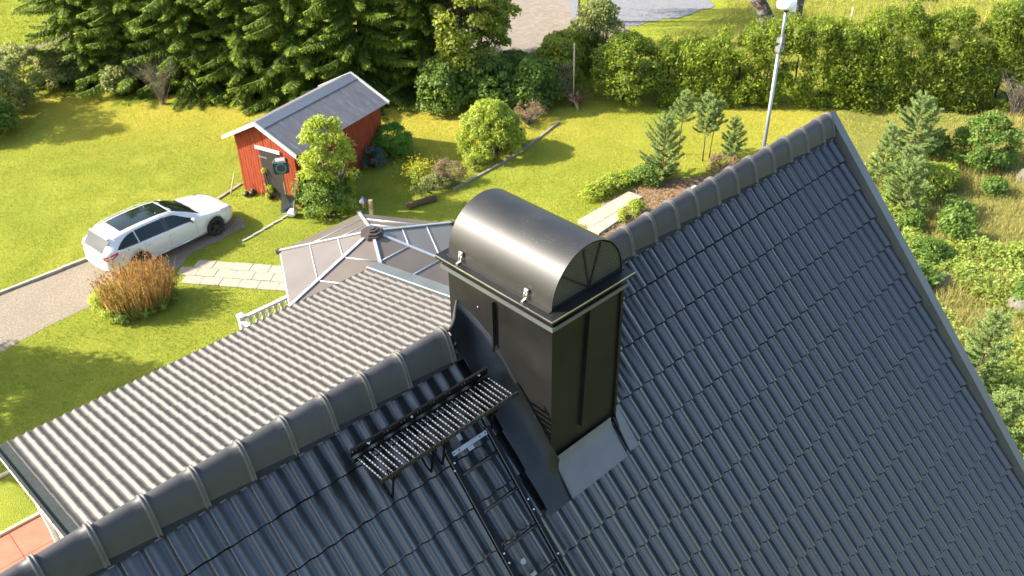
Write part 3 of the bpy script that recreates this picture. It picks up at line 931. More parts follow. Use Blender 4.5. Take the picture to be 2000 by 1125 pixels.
# white corner post and downpipe under the low roof's end
MB().box(0.95, 1.09, 6.62, 6.76, 0.0, 5.80).build('porch_post', M['white_paint'], house)
MB().tube([(0.90, 6.95, 5.80), (0.91, 6.95, 5.5), (0.92, 6.85, 5.2), (0.92, 6.85, 0.2)], 0.05, 8).build('downpipe', M['white_paint'], house)
MB().box(1.10, 1.295, 5.6, 7.1, 0, 5.75).build('porch_panel', M['terra'], house)

# ------------------------------------------------------------------ chimney (part of the house)
CX0, CX1, CY0, CY1 = 3.43, 4.19, -0.868, 0.285
chim = MB()
chim.box(CX0, CX1, CY0, CY1, 9.2, 11.70)
chim = chim.build('chimney', M['black_steel'], house)
def cbuild(mb, name, mat):
    return mb.build(name, mat, chim)
s = MB(); s.box(CX0 - 0.032, CX0 - 0.002, -0.262, -0.250, 10.93, 11.53); cbuild(s, 'standing_seam', M['black_steel'])
s = MB(); s.prism([(3.803, CY0 - 0.002, 11.58), (3.815, CY0 - 0.002, 11.58), (3.767, CY0 - 0.002, 10.44), (3.755, CY0 - 0.002, 10.44)], (0, -0.032, 0)); cbuild(s, 'standing_seam', M['black_steel'])
s = MB(); s.box(CX1 - 0.010, CX1 + 0.018, CY0 - 0.022, CY0 + 0.0, 10.2, 11.58); cbuild(s, 'standing_seam', M['black_steel'])
s = MB(); s.box(CX0 - 0.006, CX0 + 0.006, CY0 - 0.006, CY0 + 0.006, 10.1, 11.6); cbuild(s, 'corner_fold', M['black_steel'])
rvm = MB().tube([(0, 0, 0), (-0.005, 0, 0)], 0.006, 8).mesh('rivet', M['screw'])
for y, z in ((-0.235, 11.46), (-0.242, 11.22), (-0.05, 11.22), (-0.06, 11.38), (-0.235, 11.0)):
    link('rivet', rvm, chim, (CX0 - 0.001, y, z))
# collar band under the cap plate, with a brighter upper fold
s = MB()
s.box(CX0 - 0.034, CX1 + 0.034, CY0 - 0.034, CY1 + 0.034, 11.585, 11.632)
cbuild(s, 'collar_band', M['black_steel'])
s = MB()
for (x0, x1, y0, y1) in ((CX0 - 0.042, CX0 - 0.035, CY0 - 0.042, CY1 + 0.042), (CX0 - 0.034, CX1 + 0.042, CY0 - 0.042, CY0 - 0.035)):
    s.box(x0, x1, y0, y1, 11.592, 11.627)
cbuild(s, 'collar_fold', M['flash_grey'])
FX0, FX1, FY0, FY1 = 3.355, 4.27, -0.935, 0.345
s = MB()
s.box(FX0, FX1, FY0, FY1, 11.712, 11.720)
s.box(FX0, FX0 + 0.006, FY0, FY1, 11.690, 11.711)
s.box(FX0 + 0.007, FX1, FY0, FY0 + 0.006, 11.690, 11.711)
cbuild(s, 'cap_plate', M['black_steel'])
s = MB()
s.box(FX0 - 0.0035, FX0 - 0.0005, FY0 - 0.003, FY1, 11.7105, 11.7215)
s.box(FX0, FX1, FY0 - 0.0035, FY0 - 0.0005, 11.7105, 11.7215)
cbuild(s, 'plate_edge', M['edge_shine'])
KX, KR, KY0, KY1, KZ = 3.828, 0.388, -0.850, 0.275, 11.728
s = MB()
nA = 40
outer = lambda y, r: [(KX - r * math.cos(math.pi * k / nA), y, KZ + r * math.sin(math.pi * k / nA) * 1.03) for k in range(nA + 1)]
s.grid([outer(KY0, KR), outer(KY0 + 0.3, KR), outer(KY1 - 0.3, KR), outer(KY1, KR)], 0, True)
s.grid([outer(KY1, KR - 0.005), outer(KY0, KR - 0.005)], 0, True)
s.grid([outer(KY0, KR - 0.005), outer(KY0, KR)], 0, False)
s.grid([outer(KY1, KR), outer(KY1, KR - 0.005)], 0, False)
cap = s.build('chimney_cap', M['cap_steel'], chim, fix=False)
# foot flanges of the cap
for x0, x1 in ((KX - KR - 0.028, KX - KR), (KX + KR, KX + KR + 0.028)):
    cbuild(MB().box(x0, x1, KY0, KY1, 11.7208, 11.7275), 'cap_foot', M['cap_steel'])
def grille(y):
    g = MB()
    Rr = KR - 0.008
    pit = 0.0215
    w = 0.0019
    # two families of slanting strips and a third level one: a punched hexagon sheet
    for ang in (math.radians(60), math.radians(-60), 0.0):
        dx, dz = math.cos(ang), math.sin(ang)
        nxv, nzv = -dz, dx
        k = -60
        while k < 60:
            off = k * pit * 0.87
            k += 1
            # line: p = off*n + t*d ; clip to half disc z>=0.01
            disc = Rr * Rr - off * off
            if disc <= 0:
                continue
            t0, t1 = -math.sqrt(disc), math.sqrt(disc)
            if abs(dz) > 1e-6:
                tz = (0.012 - off * nzv) / dz
                if dz > 0: t0 = max(t0, tz)
                else: t1 = min(t1, tz)
            elif off * nzv < 0.012:
                continue
            if t1 - t0 < 0.01:
                continue
            a = (KX + off * nxv + t0 * dx, off * nzv + t0 * dz); c2 = (KX + off * nxv + t1 * dx, off * nzv + t1 * dz)
            q = [Vector((a[0] + nxv * w, y, KZ + a[1] + nzv * w)), Vector((c2[0] + nxv * w, y, KZ + c2[1] + nzv * w)),
                 Vector((c2[0] - nxv * w, y, KZ + c2[1] - nzv * w)), Vector((a[0] - nxv * w, y, KZ + a[1] - nzv * w))]
            g.add(q + [p + Vector((0, 0.0015, 0)) for p in q], [(0, 1, 2, 3), (7, 6, 5, 4), (0, 4, 5, 1), (2, 6, 7, 3)])
    return g.build('grille', M['grille'], chim, fix=False)
grille(KY0 + 0.012); grille(KY1 - 0.012)
for ang in (22, 68, 112, 158) if False else (38, 78, 108):
    a = math.radians(180 - ang)
    d = Vector((math.cos(a), 0, math.sin(a)))
    n_ = Vector((-d.z, 0, d.x)) * 0.008
    o_ = Vector((KX + 0.02, KY0 + 0.004, KZ + 0.01))
    e_ = o_ + d * (KR - 0.03)
    s = MB(); s.prism([o_ - n_, e_ - n_, e_ + n_, o_ + n_], (0, 0.006, 0)); cbuild(s, 'grille_bar', M['black_steel'])
s = MB(); s.box(KX - KR + 0.01, KX + KR - 0.01, KY0 + 0.002, KY0 + 0.012, 11.7285, 11.745); cbuild(s, 'grille_frame', M['black_steel'])
# toggle clips on the long side
clip = MB()
clip.box(-0.004, 0.004, -0.020, 0.020, 0.045, 0.085)
clip.tube([(-0.006, -0.012, 0.06), (-0.016, -0.012, 0.03), (-0.012, -0.006, 0.0)], 0.0045, 6)
clip.tube([(-0.006, 0.012, 0.06), (-0.016, 0.012, 0.03), (-0.012, 0.006, 0.0)], 0.0045, 6)
clip.tube([(-0.008, -0.016, 0.068), (-0.008, 0.016, 0.068)], 0.007, 6)
clip.prism([(-0.012, -0.012, 0.004), (-0.012, 0.012, 0.004), (-0.055, 0.006, -0.002), (-0.055, -0.014, -0.002)], (0, 0, 0.004))
clm = clip.mesh('toggle_clip', M['chrome'])
for y in (-0.605, 0.115):
    link('toggle_clip', clm, chim, (KX - KR - 0.008, y, 11.726))

# aprons where the chimney meets the tiles
def apron_side(x_wall, x_out, s_list, up, lift, bend=2.4, nq=8):
    rows = []
    for sv, k in s_list:
        row = []
        for i in range(nq + 1):
            q = i / nq
            row.append(nearP(x_wall + (x_out - x_wall) * q, sv, lift + up * k * (1 - q) ** bend))
        rows.append(row)
    return rows
s = MB()
sl = [(0.17 + 0.10 * i, 1.0) for i in range(12)] + [(1.31, 0.62), (1.37, 0.28), (1.46, 0.10), (1.54, 0.04), (1.62, 0.02)]
rows = apron_side(CX0 - 0.003, 3.185, sl, 0.13, 0.022, 4.0)
# over the ridge: the sheet folds to a curved rim that ends on the chimney wall
rim_pts = [(3.428, 0.181, 11.318), (3.40, 0.158, 11.312), (3.37, 0.130, 11.310), (3.335, 0.095, 11.312), (3.30, 0.060, 11.316), (3.265, 0.022, 11.316), (3.23, -0.008, 11.312), (3.19, -0.030, 11.302), (3.13, -0.050, 11.292)]
rim_v = [Vector(p) for p in rim_pts]
first = rows[0]
mid = [a.lerp(b2, 0.5) + Vector((0, 0, 0.018)) for a, b2 in zip(rim_v, first)]
s.grid([rim_v, mid] + rows, 0, True)
cbuild(s, 'side_apron', M['apron'])
fl = MB()
fl.grid([[p + Vector((-0.012, 0.016, dz)) * k for p in rim_v] for k, dz in ((0.0, 0), (0.3, 0.020), (1.0, 0.004), (1.6, -0.035))], 0, True)
cbuild(fl, 'apron_rim', M['ridge'])
s = MB()
rows = [[nearP(x, sv, n) for x in (3.425, 3.66, 3.90, 4.125)] for sv, n in ((1.255, 0.075), (1.29, 0.05), (1.34, 0.034), (1.45, 0.026), (1.622, 0.022))]
s.grid(rows, 0, True)
cbuild(s, 'front_apron', M['apron_skylit'])
s = MB()
rows = apron_side(4.175, 4.285, [(0.95, 0.9), (1.05, 0.9), (1.2, 0.8), (1.3, 0.5), (1.40, 0.15), (1.50, 0.05), (1.602, 0.0)], 0.10, 0.022)
s.grid(rows, 0, True)
cbuild(s, 'side_apron', M['apron_skylit'])
for xx in (3.422, 4.150):   # folded upstands along both sides of the front apron
    s = MB()
    s.prism([nearP(xx, 1.27, 0.03), nearP(xx, 1.27, 0.07), nearP(xx, 1.622, 0.038), nearP(xx, 1.622, 0.024)], (0.010, 0, 0))
    cbuild(s, 'apron_fold', M['black_steel'])

# ------------------------------------------------------------------ roof walkway and ladder
def SP(x, s, n):
    return nearP(x, s, n)
wz, wy0, wy1 = 10.945, -0.362, -0.640
wk = thing('roof_walkway', 'black serrated grating walkway bracketed on the tiles beside the chimney', 'roof walkway', (2.6, -0.5, 10.75))
def wb(mb, name, mat):
    o = mb.build(name, mat, wk)
    o.matrix_parent_inverse = Matrix.Translation((-2.6, 0.5, -10.75))
    return o
def wl(me, name, loc):
    o = link(name, me, wk, loc)
    o.matrix_parent_inverse = Matrix.Translation((-2.6, 0.5, -10.75))
    return o
sl = MB()
Ls = wy0 - wy1
sl.box(-0.0045, 0.0045, -Ls, 0, -0.016, 0.0)
sl.box(0.0048, 0.016, -Ls, 0, -0.016, -0.013)
nt_ = 9
for k in range(nt_):
    y1 = -Ls * (k + 0.16) / nt_; y0 = -Ls * (k + 0.84) / nt_
    sl.prism([(-0.0045, y0, 0.0005), (-0.0045, y1, 0.0005), (-0.0045, y1 - 0.003, 0.007), (-0.0045, y0 + 0.003, 0.006)], (0.007, 0, 0), 1)
sme = sl.mesh('slat', [M['serr'], M['tooth']])
for i in range(27):
    wl(sme, 'slat', (1.992 + i * 0.0478, wy0, wz))
s = MB(); s.box(1.965, 3.262, wy0 + 0.004, wy0 + 0.010, wz - 0.03, wz + 0.003); wb(s, 'rear_bar', M['rail_black'])
s = MB(); s.box(1.975, 3.285, wy1 - 0.010, wy1 - 0.004, wz - 0.03, wz + 0.003)
for i in range(27):
    s.tube([(1.992 + i * 0.0478, wy1 - 0.012, wz + 0.002), (1.992 + i * 0.0478, wy1 + 0.012, wz + 0.004)], 0.006, 5)
wb(s, 'front_bar', M['serr'])
# perforated upstand rail
pr_ = MB()
yb = wy0 + 0.03
x0, x1, za, zb_ = 1.96, 3.262, wz + 0.012, wz + 0.085
nh = 42
dx = (x1 - x0) / nh
zh0, zh1 = wz + 0.042, wz + 0.060
def q4(a, b2, z0, z1):
    pr_.box(a, b2, yb, yb + 0.004, z0, z1)
q4(x0, x1, za, zh0); q4(x0, x1, zh1 + 0.0005, zb_)
for i in range(nh + 1):
    q4(max(x0, x0 + i * dx - 0.008), min(x1, x0 + i * dx + 0.008), zh0 + 0.0003, zh1)
pr_.box(x0, x1, yb - 0.02, yb + 0.004, zb_ + 0.0005, zb_ + 0.0045)
wb(pr_, 'upstand_rail', M['rail_black'])
scr = MB().tube([(0, 0, 0), (0, -0.010, 0.004)], 0.009, 8).mesh('screw', M['screw'])
for x in (2.11, 2.50, 3.17):
    wl(scr, 'screw', (x, yb, wz + 0.05))
for x in (2.10, 2.46, 2.57, 3.06):
    br = MB()
    br.tube([SP(x, 0.42, 0.02), SP(x, 0.72, 0.02)], 0.010, 6)
    br.tube([(x, wy0, wz - 0.02), (x, wy1 + 0.01, wz - 0.02), Vector((x, wy1 + 0.02, wz - 0.06)), SP(x, 0.80, 0.05), SP(x, 0.76, 0.02), SP(x, 0.70, 0.02)], 0.009, 6)
    c0 = Vector((x, wy1 + 0.05, wz - 0.075))
    for k in range(2):
        cc = c0 + Vector((0.03 * k, 0.015 * k, -0.01 * k))
        br.tube([cc + Vector((0, math.cos(w) * 0.042, math.sin(w) * 0.042)) for w in np.linspace(0, 6.1, 12)], 0.007, 5)
    wb(br, 'bracket', M['rail_black'])

ld = thing('roof_ladder', 'black steel roof ladder lying on the tiles below the walkway', 'ladder', (2.82, -1.5, 9.6))
def lb(mb, name, mat):
    o = mb.build(name, mat, ld)
    o.matrix_parent_inverse = Matrix.Translation((-2.82, 1.5, -9.6))
    return o
LN = 0.085
for x in (2.628, 3.030):
    s = MB(); m = near_M(x, 5.2, LN)
    s.box(-0.018, 0.018, 0, 4.46, -0.022, 0.022, 0, m)
    s.box(-0.022, -0.0185, 0, 4.46, 0.014, 0.0235, 1, m)  # grey lip paints the highlight along the black rail's edge
    lb(s, 'rail', [M['rail_black'], M['flash_grey']])
k = 0
sv = 0.945
while sv < 5.1:
    m = near_M(0, sv, LN + 0.006)
    s = MB(); s.tube([m @ Vector((2.643, 0, 0)), m @ Vector((3.015, 0, 0))], 0.0150, 10)
    lb(s, 'rung', M['serr'])
    sv += 0.319
def plate(sv, tabx, mat='galv'):
    s = MB(); m = near_M(0, sv, LN + 0.012)
    s.box(2.655, 3.0, -0.016, 0.016, 0, 0.004, 0, m)
    s.box(2.655, 3.0, -0.019, -0.0165, -0.02, 0.004, 0, m)
    s.box(tabx, tabx + 0.055, -0.052, -0.0195, 0, 0.004, 0, m)
    s.tube([m @ Vector((tabx + 0.028, -0.036, 0.004)), m @ Vector((tabx + 0.028, -0.036, 0.007))], 0.010, 8)
    for hx in (2.668, 2.72, 2.93, 2.985):
        s.box(hx - 0.005, hx + 0.005, -0.006, 0.006, 0.0042, 0.0050, 1, m)
    lb(s, 'fixing_plate', [M[mat], M['rail_black']])
plate(0.77, 2.79); plate(2.05, 2.80, 'flash_grey'); plate(3.6, 2.80, 'flash_grey')
s = MB(); m = near_M(2.815, 1.93, 0.006); s.box(-0.028, 0.028, -0.09, 0.05, 0, 0.003, 0, m); lb(s, 'strap_plate', M['galv'])
s = MB(); m = near_M(2.79, 1.77, 0.004); s.tube([m @ Vector((0, 0, 0)), m @ Vector((0, 0, 0.006))], 0.024, 14); lb(s, 'washer', M['galv'])
s = MB(); m = near_M(2.82, 0.70, 0.006); s.box(-0.02, 0.02, -0.03, 0.05, 0, 0.003, 0, m); lb(s, 'strap_plate', M['galv'])
scr2 = MB().tube([(0, 0, 0), (0, 0, 0.010)], 0.0075, 8).mesh('screw', M['screw'])
for x, sv in ((2.628, 1.60), (2.628, 1.68), (3.030, 1.38), (3.030, 1.47), (3.030, 1.86), (2.628, 0.83), (2.600, 0.88), (3.030, 0.66)):
    o = link('screw', scr2, ld)
    o.matrix_parent_inverse = Matrix.Translation((-2.82, 1.5, -9.6))
    o.matrix_basis = near_M(x, sv, LN + 0.022)

# ------------------------------------------------------------------ antenna mast behind the ridge
ms = thing('antenna_mast', 'thin grey steel mast with a white antenna unit, rising behind the ridge', 'antenna mast', (8.53, 0.55, 10.2))
s = MB(); s.tube([(0, 0, 0), (0.004, 0, 1.75)], 0.021, 10); s.build('lower_tube', M['mast'], ms)
s = MB(); s.tube([(0.012, -0.006, 1.70), (0.016, -0.006, 2.30)], 0.017, 10); s.build('upper_tube', M['mast'], ms)
s = MB(); s.box(-0.03, 0.045, -0.035, 0.03, 1.78, 1.84); s.box(-0.026, 0.05, -0.03, 0.03, 1.88, 1.93); s.tube([(0.045, -0.02, 1.76), (0.045, -0.02, 1.96)], 0.008, 6); s.tube([(-0.025, -0.03, 1.76), (-0.025, -0.03, 1.95)], 0.008, 6)
s.build('pipe_clamp', M['galv'], ms)
s = MB(); s.tube([(0.016, -0.006, 2.22), (0.016, -0.006, 2.27)], 0.026, 10); s.build('bracket', M['plastic_black'], ms)
s = MB()
pr2 = [(0.03, 0.0), (0.085, 0.01), (0.098, 0.035), (0.095, 0.07), (0.07, 0.10), (0.0, 0.112)]
rows = [[Vector((-0.012 + r * math.cos(w) * 1.15, -0.01 + r * math.sin(w), 2.262 + h)) for w in np.linspace(0, 2 * math.pi, 17)[:-1]] for r, h in pr2]
s.grid(rows, 0, True, close=True)
s.box(0.045, 0.115, -0.065, 0.02, 2.225, 2.33)
s.tube([(-0.03, -0.05, 2.30), (-0.12, -0.07, 2.34)], [0.02, 0.035], 10)
s.build('antenna_unit', M['plastic_white'], ms)

# ------------------------------------------------------------------ gazebo on its raised deck
GC = Vector((9.98, 11.26)); GR, GZ, GH = 2.5, 3.73, 0.86
gz = thing('gazebo', 'hexagonal gazebo with bronze polycarbonate roof panels and light aluminium ribs', 'gazebo', (GC.x, GC.y, 1.6))
TH = R_(62.84)
gp = [Vector((GR * math.cos(TH + k * math.pi / 3), GR * math.sin(TH + k * math.pi / 3), GZ - 1.6)) for k in range(6)]
ghub = Vector((0, 0, GZ - 1.6 + GH))
for k in range(6):
    a, b2 = gp[k], gp[(k + 1) % 6]
    nrm = (a - ghub).cross(b2 - ghub).normalized()
    if nrm.z < 0: nrm = -nrm
    cuts = (0.10, 0.36, 0.67, 1.0)
    for i in range(3):
        p = [ghub.lerp(a, cuts[i]), ghub.lerp(b2, cuts[i]), ghub.lerp(b2, cuts[i + 1]), ghub.lerp(a, cuts[i + 1])]
        MB().prism(p, nrm * 0.008).build('roof_panel', M['poly_sheet'], gz)
    for i in (1, 2):
        p0, p1 = ghub.lerp(a, cuts[i]) + nrm * 0.014, ghub.lerp(b2, cuts[i]) + nrm * 0.014
        MB().tube([p0, p1], 0.017, 6).build('cross_bar', M['alu'], gz)
    s = MB()
    d = (a - ghub).normalized(); sd = d.cross(Vector((0, 0, 1))).normalized(); un = sd.cross(d)
    q0, q1 = ghub.lerp(a, 0.10), a + d * 0.03
    s.prism([q0 - sd * 0.035 + un * 0.012, q0 + sd * 0.035 + un * 0.012, q0 + sd * 0.035 + un * 0.042, q0 - sd * 0.035 + un * 0.042], q1 - q0)
    s.build('rib', M['alu'], gz)
    s = MB(); m = Matrix.Translation(a + d * 0.05); s.box(-0.06, 0.06, -0.06, 0.06, -0.06, 0.05, 0, m @ Matrix.Rotation(math.atan2(d.y, d.x), 4, 'Z')); s.build('corner_cap', M['hub_brown'], gz)
    s = MB(); s.tube([a - Vector((0, 0, 0.05)), b2 - Vector((0, 0, 0.05))], 0.035, 6); s.build('eave_rail', M['alu'], gz)
    s = MB(); c = a * 0.96; s.box(c.x - 0.04, c.x + 0.04, c.y - 0.04, c.y + 0.04, 0.001, a.z - 0.06); s.build('post', M['hub_brown'], gz)
s = MB()
for r, z0, z1 in ((0.29, -0.10, -0.015), (0.24, -0.012, 0.035), (0.15, 0.038, 0.085), (0.08, 0.088, 0.115)):
    s.prism([ghub + Vector((r * math.cos(TH + 0.26 + k * math.pi / 4), r * math.sin(TH + 0.26 + k * math.pi / 4), z0)) for k in range(8)], (0, 0, z1 - z0))
s.build('vent_hub', M['hub_brown'], gz)

dk = thing('deck', 'raised timber deck carrying the gazebo behind the low roof', 'deck', (9.5, 10.0, 0))
s = MB(); s.box(-2.9, 3.6, -2.3, 3.75, 1.40, 1.56); s.build('deck_frame', M['wood_grey'], dk)
bme = MB().box(0, 6.5, 0.003, 0.137, 1.562, 1.598).mesh('deck_board', M['wood_grey'])
for j in range(43):
    link('deck_board', bme, dk, (-2.9, -2.25 + j * 0.139, 0))
for x in (-2.7, 0.3, 3.4):
    for y in (-1.0, 3.5):
        MB().box(x - 0.06, x + 0.06, y - 0.06, y + 0.06, 0, 1.4).build('deck_post', M['wood_grey'], dk)

rl_ = thing('deck_railing', 'white painted railing with shaped balusters beside the gazebo', 'railing', (7.25, 13.15, 1.6))
MB().box(-0.07, 3.9, -0.05, 0.05, 0.90, 0.95).build('handrail', M['white_paint'], rl_)
MB().box(-0.02, 3.9, -0.025, 0.025, 0.08, 0.14).build('bottom_rail', M['white_paint'], rl_)
s = MB(); s.box(-0.16, -0.04, -0.06, 0.06, -0.05, 1.02); s.box(-0.175, -0.025, -0.075, 0.075, 1.021, 1.05); s.build('newel', M['white_paint'], rl_)
s = MB(); s.box(3.9, 4.02, -0.06, 0.06, -0.05, 1.02); s.build('newel', M['white_paint'], rl_)
prf = [(0.14, 0.055), (0.25, 0.055), (0.32, 0.03), (0.42, 0.058), (0.52, 0.065), (0.62, 0.058), (0.72, 0.03), (0.80, 0.055), (0.90, 0.055)]
poly = [Vector((-w, -0.012, z)) for z, w in prf] + [Vector((w, -0.012, z)) for z, w in prf[::-1]]
bal = MB().prism(poly, (0, 0.024, 0)).mesh('baluster', M['white_paint'])
for i in range(21):
    link('baluster', bal, rl_, (0.13 + 0.18 * i, 0, 0))
# return of the railing along the deck's end
r2 = copy_tree(rl_); r2.location = (7.12, 13.0, 1.6); r2.rotation_euler = (0, 0, R_(-90))
r2['label'] = 'white painted railing running back along the deck end, mostly hidden under the low roof'
tag(rl_, group='white deck railings'); tag(r2, group='white deck railings')

# ------------------------------------------------------------------ red shed
shd = thing('shed', 'red boarded garden shed with grey corrugated metal roof and dark door', 'shed', (13.023, 22.246, 0), 0.28268)
SL, SW, SE, SR = 5.22, 1.66, 2.13, 2.97
xa, xb, yw = 0.22, SL - 0.22, SW - 0.30
tz = lambda y: SR - (SR - SE) * abs(y) / SW
s = MB()
s.box(xa + 0.02, xb - 0.02, -yw + 0.02, yw - 0.02, 0, 2.2)
for x in (xa + 0.02, xb - 0.05):
    s.prism([(x, -yw + 0.02, 2.2), (x, yw - 0.02, 2.2), (x, 0, tz(0) - 0.06)], (0.03, 0, 0))
s.build('wall', M['red_wood'], shd)
rb = random.Random(5)
bd = MB()
DY0, DY1 = -0.62, 0.26
def board(y0, y1, x, sgn):
    top = min(tz(y0), tz(y1)) - 0.05
    z0 = 0.06 + rb.uniform(-0.02, 0.02)
    if DY0 - 0.01 < (y0 + y1) / 2 < DY1 + 0.01 and sgn < 0:
        z0 = 1.93
    dd = rb.uniform(0.014, 0.024)
    bd.prism([(x, y0 + 0.006, z0), (x, y1 - 0.006, z0), (x, y1 - 0.006, tz(y1) - 0.05), (x, y0 + 0.006, tz(y0) - 0.05)], (sgn * dd, 0, 0))
y = -yw
while y < yw - 0.01:
    y1 = min(yw, y + 0.125)
    if y < 0 < y1:
        board(y, 0, xa + 0.02, -1); board(0, y1, xa + 0.02, -1); board(y, 0, xb - 0.02, 1); board(0, y1, xb - 0.02, 1)
    else:
        board(y, y1, xa + 0.02, -1); board(y, y1, xb - 0.02, 1)
    y = y1
x = xa
while x < xb - 0.01:
    for sg in (-1, 1):
        dd = rb.uniform(0.014, 0.024)
        yy = sg * (yw - 0.02)
        bd.box(x + 0.005, x + 0.12, min(yy, yy + sg * dd), max(yy, yy + sg * dd), 0.06, tz(yw) - 0.06)
    x += 0.125
tag(bd.build('board_cladding', M['red_wood'], shd), kind='stuff')
dr = MB()
for i in range(7):
    w = (DY1 - DY0) / 7
    dr.box(xa - 0.02, xa + 0.018, DY0 + w * i + 0.004, DY0 + w * (i + 1) - 0.004, 0.08, 1.90)
dr = dr.build('door', M['door_brown'], shd)
s = MB(); s.box(xa - 0.028, xa - 0.021, DY1 - 0.34, DY1 + 0.05, 1.60, 1.65); s.build('hinge', M['galv'], dr)
s = MB(); s.box(xa - 0.05, xa - 0.008, DY0 - 0.12, DY1 + 0.14, 1.915, 2.03); s.build('lintel_board', M['white_paint'], shd)
# corrugated sheets
for sg in (1, -1):
    co = MB()
    npt = int(SL / 0.019)
    rows = []
    for q in (0.0, 0.5, 1.0):
        yv = sg * (SW + 0.03) * q
        zc = SR + 0.035 - (SR - SE) * (SW + 0.03) * q / SW
        rows.append([Vector((SL * i / npt - 0.02, yv, zc + 0.011 * math.sin(2 * math.pi * (SL * i / npt) / 0.076))) for i in range(npt + 1)])
    co.grid(rows, 0, True)
    m_ = M['tin'] if 'tin' in M else None
    if m_ is None:
        m_, ntt, bb = new_mat('weathered_tin')
        nn1 = noise_fac(ntt, 3.0, 6, 0.7, stretch=(2.2, 0.6, 0.6))
        cc = ramp(ntt, nn1, [(0.35, (0.12, 0.118, 0.128)), (0.6, (0.17, 0.165, 0.172)), (0.78, (0.42, 0.38, 0.33))])
        ntt.links.new(cc, bb.inputs['Base Color']); bb.inputs['Roughness'].default_value = 0.5; bb.inputs['Metallic'].default_value = 0.35
        M['tin'] = m_
    co.build('roof_sheet', m_, shd, fix=False)
s = MB()
for sg in (-1, 1):
    s.prism([(-0.03, 0, SR + 0.066), (-0.03, sg * 0.33, SR + 0.055 - 0.33 * (SR - SE) / SW), (-0.03, sg * 0.33, SR + 0.049 - 0.33 * (SR - SE) / SW), (-0.03, 0, SR + 0.058)], (SL + 0.02, 0, 0))
s.build('ridge_cap', M['galv'], shd)
for x, nm, mt in ((-0.045, 'barge_board', 'white_paint'), (SL - 0.005, 'barge_board', 'grey_white')):
    s = MB()
    for sg in (-1, 1):
        s.prism([(x, 0.002 * sg, SR + 0.05), (x, sg * (SW + 0.05), SE + 0.035), (x, sg * (SW + 0.05), SE - 0.065), (x, 0.002 * sg, SR - 0.055)], (0.03, 0, 0))
    for sg in (-1, 1):
        s.prism([(x - 0.01, 0.003 * sg, SR + 0.085), (x - 0.01, sg * (SW + 0.06), SE + 0.066), (x - 0.01, sg * (SW + 0.06), SE + 0.05), (x - 0.01, 0.003 * sg, SR + 0.068)], (0.075, 0, 0))
    s.build(nm, M[mt], shd)

# ------------------------------------------------------------------ yard things by the shed
hr = thing('hose_reel', 'black wall-style hose reel box with turquoise ring on a wooden post', 'hose reel', (13.16, 21.18, 0), R_(150))
s = MB(); s.box(-0.05, 0.05, -0.05, 0.05, -0.02, 1.5); s.build('post', M['wood'], hr)
yv = [(-0.26, -0.19), (-0.20, -0.24), (0.20, -0.24), (0.26, -0.19), (0.26, 0.16), (0.18, 0.24), (-0.18, 0.24), (-0.26, 0.16)]
s = MB(); s.prism([Vector((a, -0.13, 1.72 + c)) for a, c in yv], (0, 0.26, 0)); case = s.build('reel_case', M['plastic_black'], hr)
s = MB(); s.prism([Vector((a, -0.136, 1.72 + c)) for a, c in ((-0.20, 0.17), (0.20, 0.17), (0.16, 0.245), (-0.16, 0.245))], (0, 0.272, 0)); s.build('reel_lid', M['plastic_grey'], hr)
for sg in (1, -1):
    s = MB(); s.tube([(0.165 * math.cos(w), sg * 0.135, 1.69 + 0.165 * math.sin(w)) for w in np.linspace(0, 2 * math.pi, 25)], 0.020, 6, cap=False); s.build('reel_ring', M['plastic_blue'], hr)
    s = MB(); s.tube([(0, sg * 0.128, 1.69), (0, sg * 0.140, 1.69)], 0.14, 20); s.build('reel_face', M['hub_brown'], hr)
s = MB(); s.tube([(-0.27, 0, 1.75), (-0.34, 0.02, 1.6), (-0.33, 0.03, 0.8), (-0.25, 0.05, 0.3)], 0.012, 6); s.build('hose', M['plastic_grey'], hr)

wbw = thing('wheelbarrow', 'grey metal wheelbarrow tipped on end against the post', 'wheelbarrow', (13.02, 20.78, 0.0), R_(-150))
tr_ = MB()
m = Matrix.Translation((0.0, 0, 0.45)) @ Matrix.Rotation(R_(68), 4, 'Y') @ Matrix.Scale(0.78, 4)
def ring(w, l, z):
    o = []
    for cx, cy in ((l, w), (-l, w), (-l, -w), (l, -w)):
        for k in range(4):
            a0 = {(1, 1): 0, (-1, 1): 90, (-1, -1): 180, (1, -1): 270}[(1 if cx > 0 else -1, 1 if cy > 0 else -1)]
            aa = R_(a0 + 30 * k)
            o.append(m @ Vector((cx + 0.06 * math.cos(aa), cy + 0.06 * math.sin(aa), z)))
    return o
tr_.grid([ring(0.26, 0.38, 0.16), ring(0.25, 0.37, 0.15), ring(0.18, 0.26, -0.08), ring(-0.055, -0.055, -0.085)], 0, True, close=True)
tr_.build('tray', M['tray'], wbw, fix=False)
s = MB()
for sg in (-1, 1):
    s.tube([m @ Vector((-0.95, sg * 0.28, 0.06)), m @ Vector((-0.3, sg * 0.22, -0.1)), m @ Vector((0.5, sg * 0.08, -0.12)), m @ Vector((0.72, sg * 0.06, -0.14))], 0.016, 6)
    s.tube([m @ Vector((-0.25, sg * 0.22, -0.1)), m @ Vector((-0.30, sg * 0.24, -0.38))], 0.014, 6)
s.build('frame', M['wood'], wbw)
s = MB(); s.tube([m @ Vector((0.72 + 0.17 * math.cos(w), 0, -0.14 + 0.17 * math.sin(w))) for w in np.linspace(0, 2 * math.pi, 17)], 0.035, 6, cap=False); s.build('wheel', M['rubber'], wbw)
t = thing('bucket', 'pale enamel bucket lying below the wheelbarrow', 'bucket', (12.93, 20.62, 0.15), R_(40))
s = MB()
